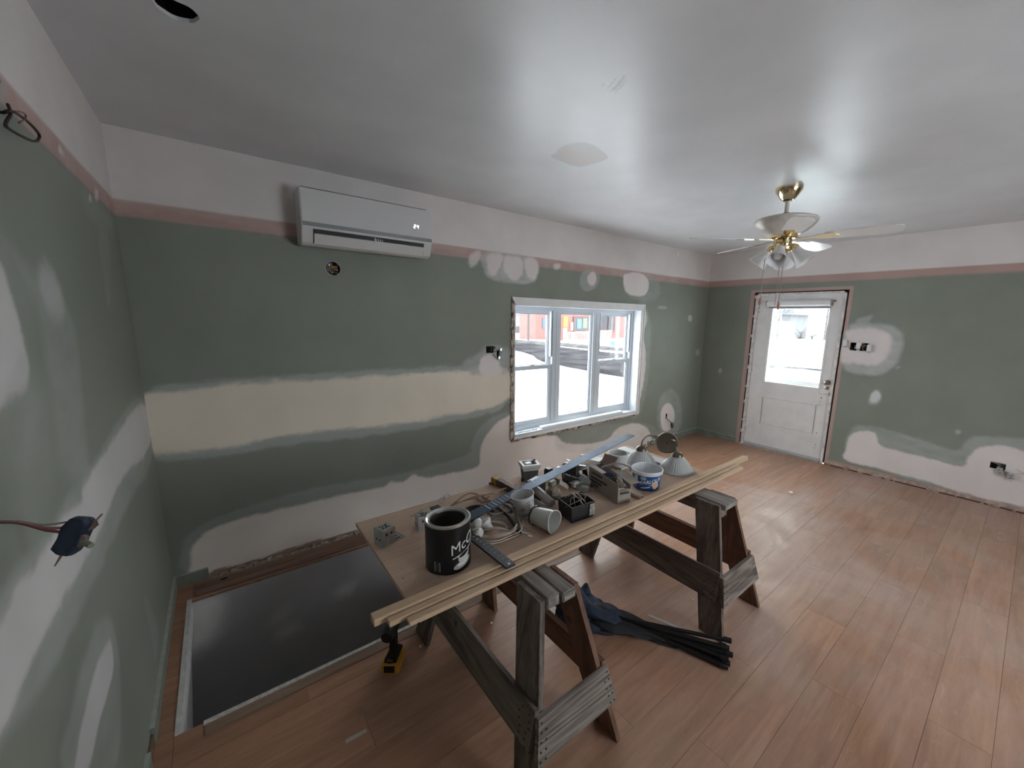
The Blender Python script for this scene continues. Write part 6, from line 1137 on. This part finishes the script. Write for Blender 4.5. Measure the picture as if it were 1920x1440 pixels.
# left of the window
c = ony(938, 663, -.022); small_switch('wall_receptacle', 'dark receptacle pulled out of the wall left of the window', 'receptacle', c, (-.2, -1, .1), (.25, 0, 1), (.026, .066, .022), BK2, mat('dark_face', (.10, .10, .10), .4), None, [([c+Vector((-.004, .01, .02)), c+Vector((-.03, .0, .035)), c+Vector((-.06, .0, .02)), Vector((2.26, .02, 1.39))], WC[3], .0035), ([c+Vector((0, .01, -.02)), c+Vector((-.02, .0, -.05)), c+Vector((-.05, .0, -.03)), Vector((2.28, .03, 1.37))], WC[1], .003)], False)
ob = thing('open_box', 'open steel box sunk in the wall left of the window', 'electrical box', (2.26, 0, 1.36))
s = MB(); 
for k in range(3): x = 2.235+.02*k; MB().tube(spline([(x, .03, 1.40), (x+.01, -.008, 1.41), (x+.02, -.006, 1.38), (x+.01, .03, 1.37)], 6), .0028, 6).build('wire', WC[(1, 3, 1)[k]], ob)
MB().bb((2.222, -.004, 1.416), (2.305, .03, 1.422)).build('lip', BK2, ob); MB().bb((2.285, -.012, 1.395), (2.312, .01, 1.418)).build('tab', BK2, ob)
# cable near the corner
c = ony(1262, 798, -.03); small_switch('cable_connector', 'black receptacle hanging by its cable low near the far corner', 'receptacle', c, (-.3, -1, .1), (-.35, 0, 1), (.036, .075, .03), BK2, mat('speckled_face', (.22, .22, .22), .4), None, [([c+Vector((-.01, .01, .03)), c+Vector((-.06, .0, .06)), c+Vector((-.13, .01, .11)), Vector((5.117, .03, .37))], WC[3], .006)], True)
# blue box dangling from wires in front of the left wall
d_ = RM.T @ np.array([(140-PPX)/FPX, -(1003-PPY)/FPX, 1.]); sc_ = Vector(CAM+d_*.80)
sw = thing('switch_box', 'blue taped switch dangling from red wires off the left wall', 'switch', sc_); rx, up_ = Vector(RM[0]), Vector(RM[1]); fw = Vector(RM[2]); u = (rx*.46+up_*.88).normalized(); v = (rx*.88-up_*.46).normalized(); BT = mat('dark_blue_tape', (.022, .038, .075), .45, var=.3, vscale=60)
M = frame(sc_, v, u); s = MB(); R = []
for k, (zz, kk) in enumerate(((-.014, .9), (0, 1.02), (.012, .96))): R.append([M @ Vector((x*kk, y*kk, zz)) for x, y in ((-.021, -.040), (-.005, -.044), (.016, -.037), (.021, -.012), (.019, .016), (.022, .038), (.006, .043), (-.014, .035), (-.023, .010), (-.019, -.015))])
s.loft(R); s.build('taped_body', BT, sw, bevel=.0015)
s = MB(); s.add([M @ Vector(q) for q in ((.014, .03, .002), (.026, .046, .002), (.032, .040, -.002), (.026, .026, -.004), (.020, .020, 0))], [(0, 1, 2, 3, 4)]); s.tube([M @ Vector((.022, .036, 0)), M @ Vector((.031, .064, .002))], .0017, 5); s.tube([M @ Vector((-.004, -.040, 0)), M @ Vector((-.003, -.070, .004))], [.0032, .0012], 5); s.build('mounting_strap', mat('rusty_strap', (.20, .13, .10), .6), sw)
s = MB(); s.add([M @ Vector(q) for k in (0, .008) for q in ((.018, -.010, k), (.026, -.012, k), (.028, .012, k), (.019, .012, k))], [(0, 1, 2, 3), (4, 5, 6, 7), (0, 1, 5, 4), (1, 2, 6, 5), (2, 3, 7, 6), (3, 0, 4, 7)]); s.build('switch_face', mat('old_pink_face', (.25, .17, .15), .5), sw); MB().tube([M @ Vector((.024, .0, .004)), M @ Vector((.046, .003, .008))], [.006, .0055], 8).build('toggle', mat('dull_toggle', (.24, .24, .20), .5), sw)
hl_ = Vector((-.03, -2.30, 1.27)); rdw = mat('red_brown_wire', (.16, .05, .045), .5)
for k, (m_, r_, o1, sag) in enumerate(((rdw, .0026, (-.020, .006), 0), (mat('dark_red_wire', (.10, .035, .03), .5), .0030, (-.022, -.006), -.006), (mat('olive_wire', (.14, .13, .10), .5), .0019, (-.012, .026), .010))):
    a = M @ Vector((o1[0], o1[1], 0)); q = lambda px, py, t: Vector(CAM+(RM.T @ np.array([(px-PPX)/FPX, -(py-PPY)/FPX, 1.]))*t)
    MB().tube(spline([a, q(85, 990-sag*600, .77), q(40, 980-sag*200, .735), q(0, 979, .69), q(-50, 984, .65), Vector((.02, -2.26, 1.275)), hl_], 8), r_, 7).build('wire', m_, sw, smooth=60)
# wire loop high on the left wall
wl2 = thing('wire_loop', 'dark cable loop poking out high on the left wall', 'cable', (0, -1.45, 2.1)); DW2 = mat('dark_brown_cable', (.035, .022, .018), .5); L3 = lambda px, py, x=.03: onx(px, py, x)
MB().tube(spline([Vector((-.03, -1.53, 2.17)), L3(-4, 208, .012), L3(20, 208), L3(45, 222), L3(66, 242), L3(74, 256), L3(66, 265), L3(42, 256), L3(15, 240), L3(11, 230), L3(20, 213), L3(15, 196, .02)], 8), .0034, 7).build('cable', DW2, wl2, smooth=60); MB().tube(spline([L3(18, 208), L3(40, 210), L3(48, 216), L3(46, 224), L3(36, 230)], 6), .0022, 6).build('bare_end', mat('dull_copper', (.22, .13, .10), .5), wl2)
MB().bb((-.001, -1.60, 2.205), (.012, -1.49, 2.26)).build('trim_8', mat('grey_bracket', (.17, .16, .14), .7))['kind'] = 'structure'
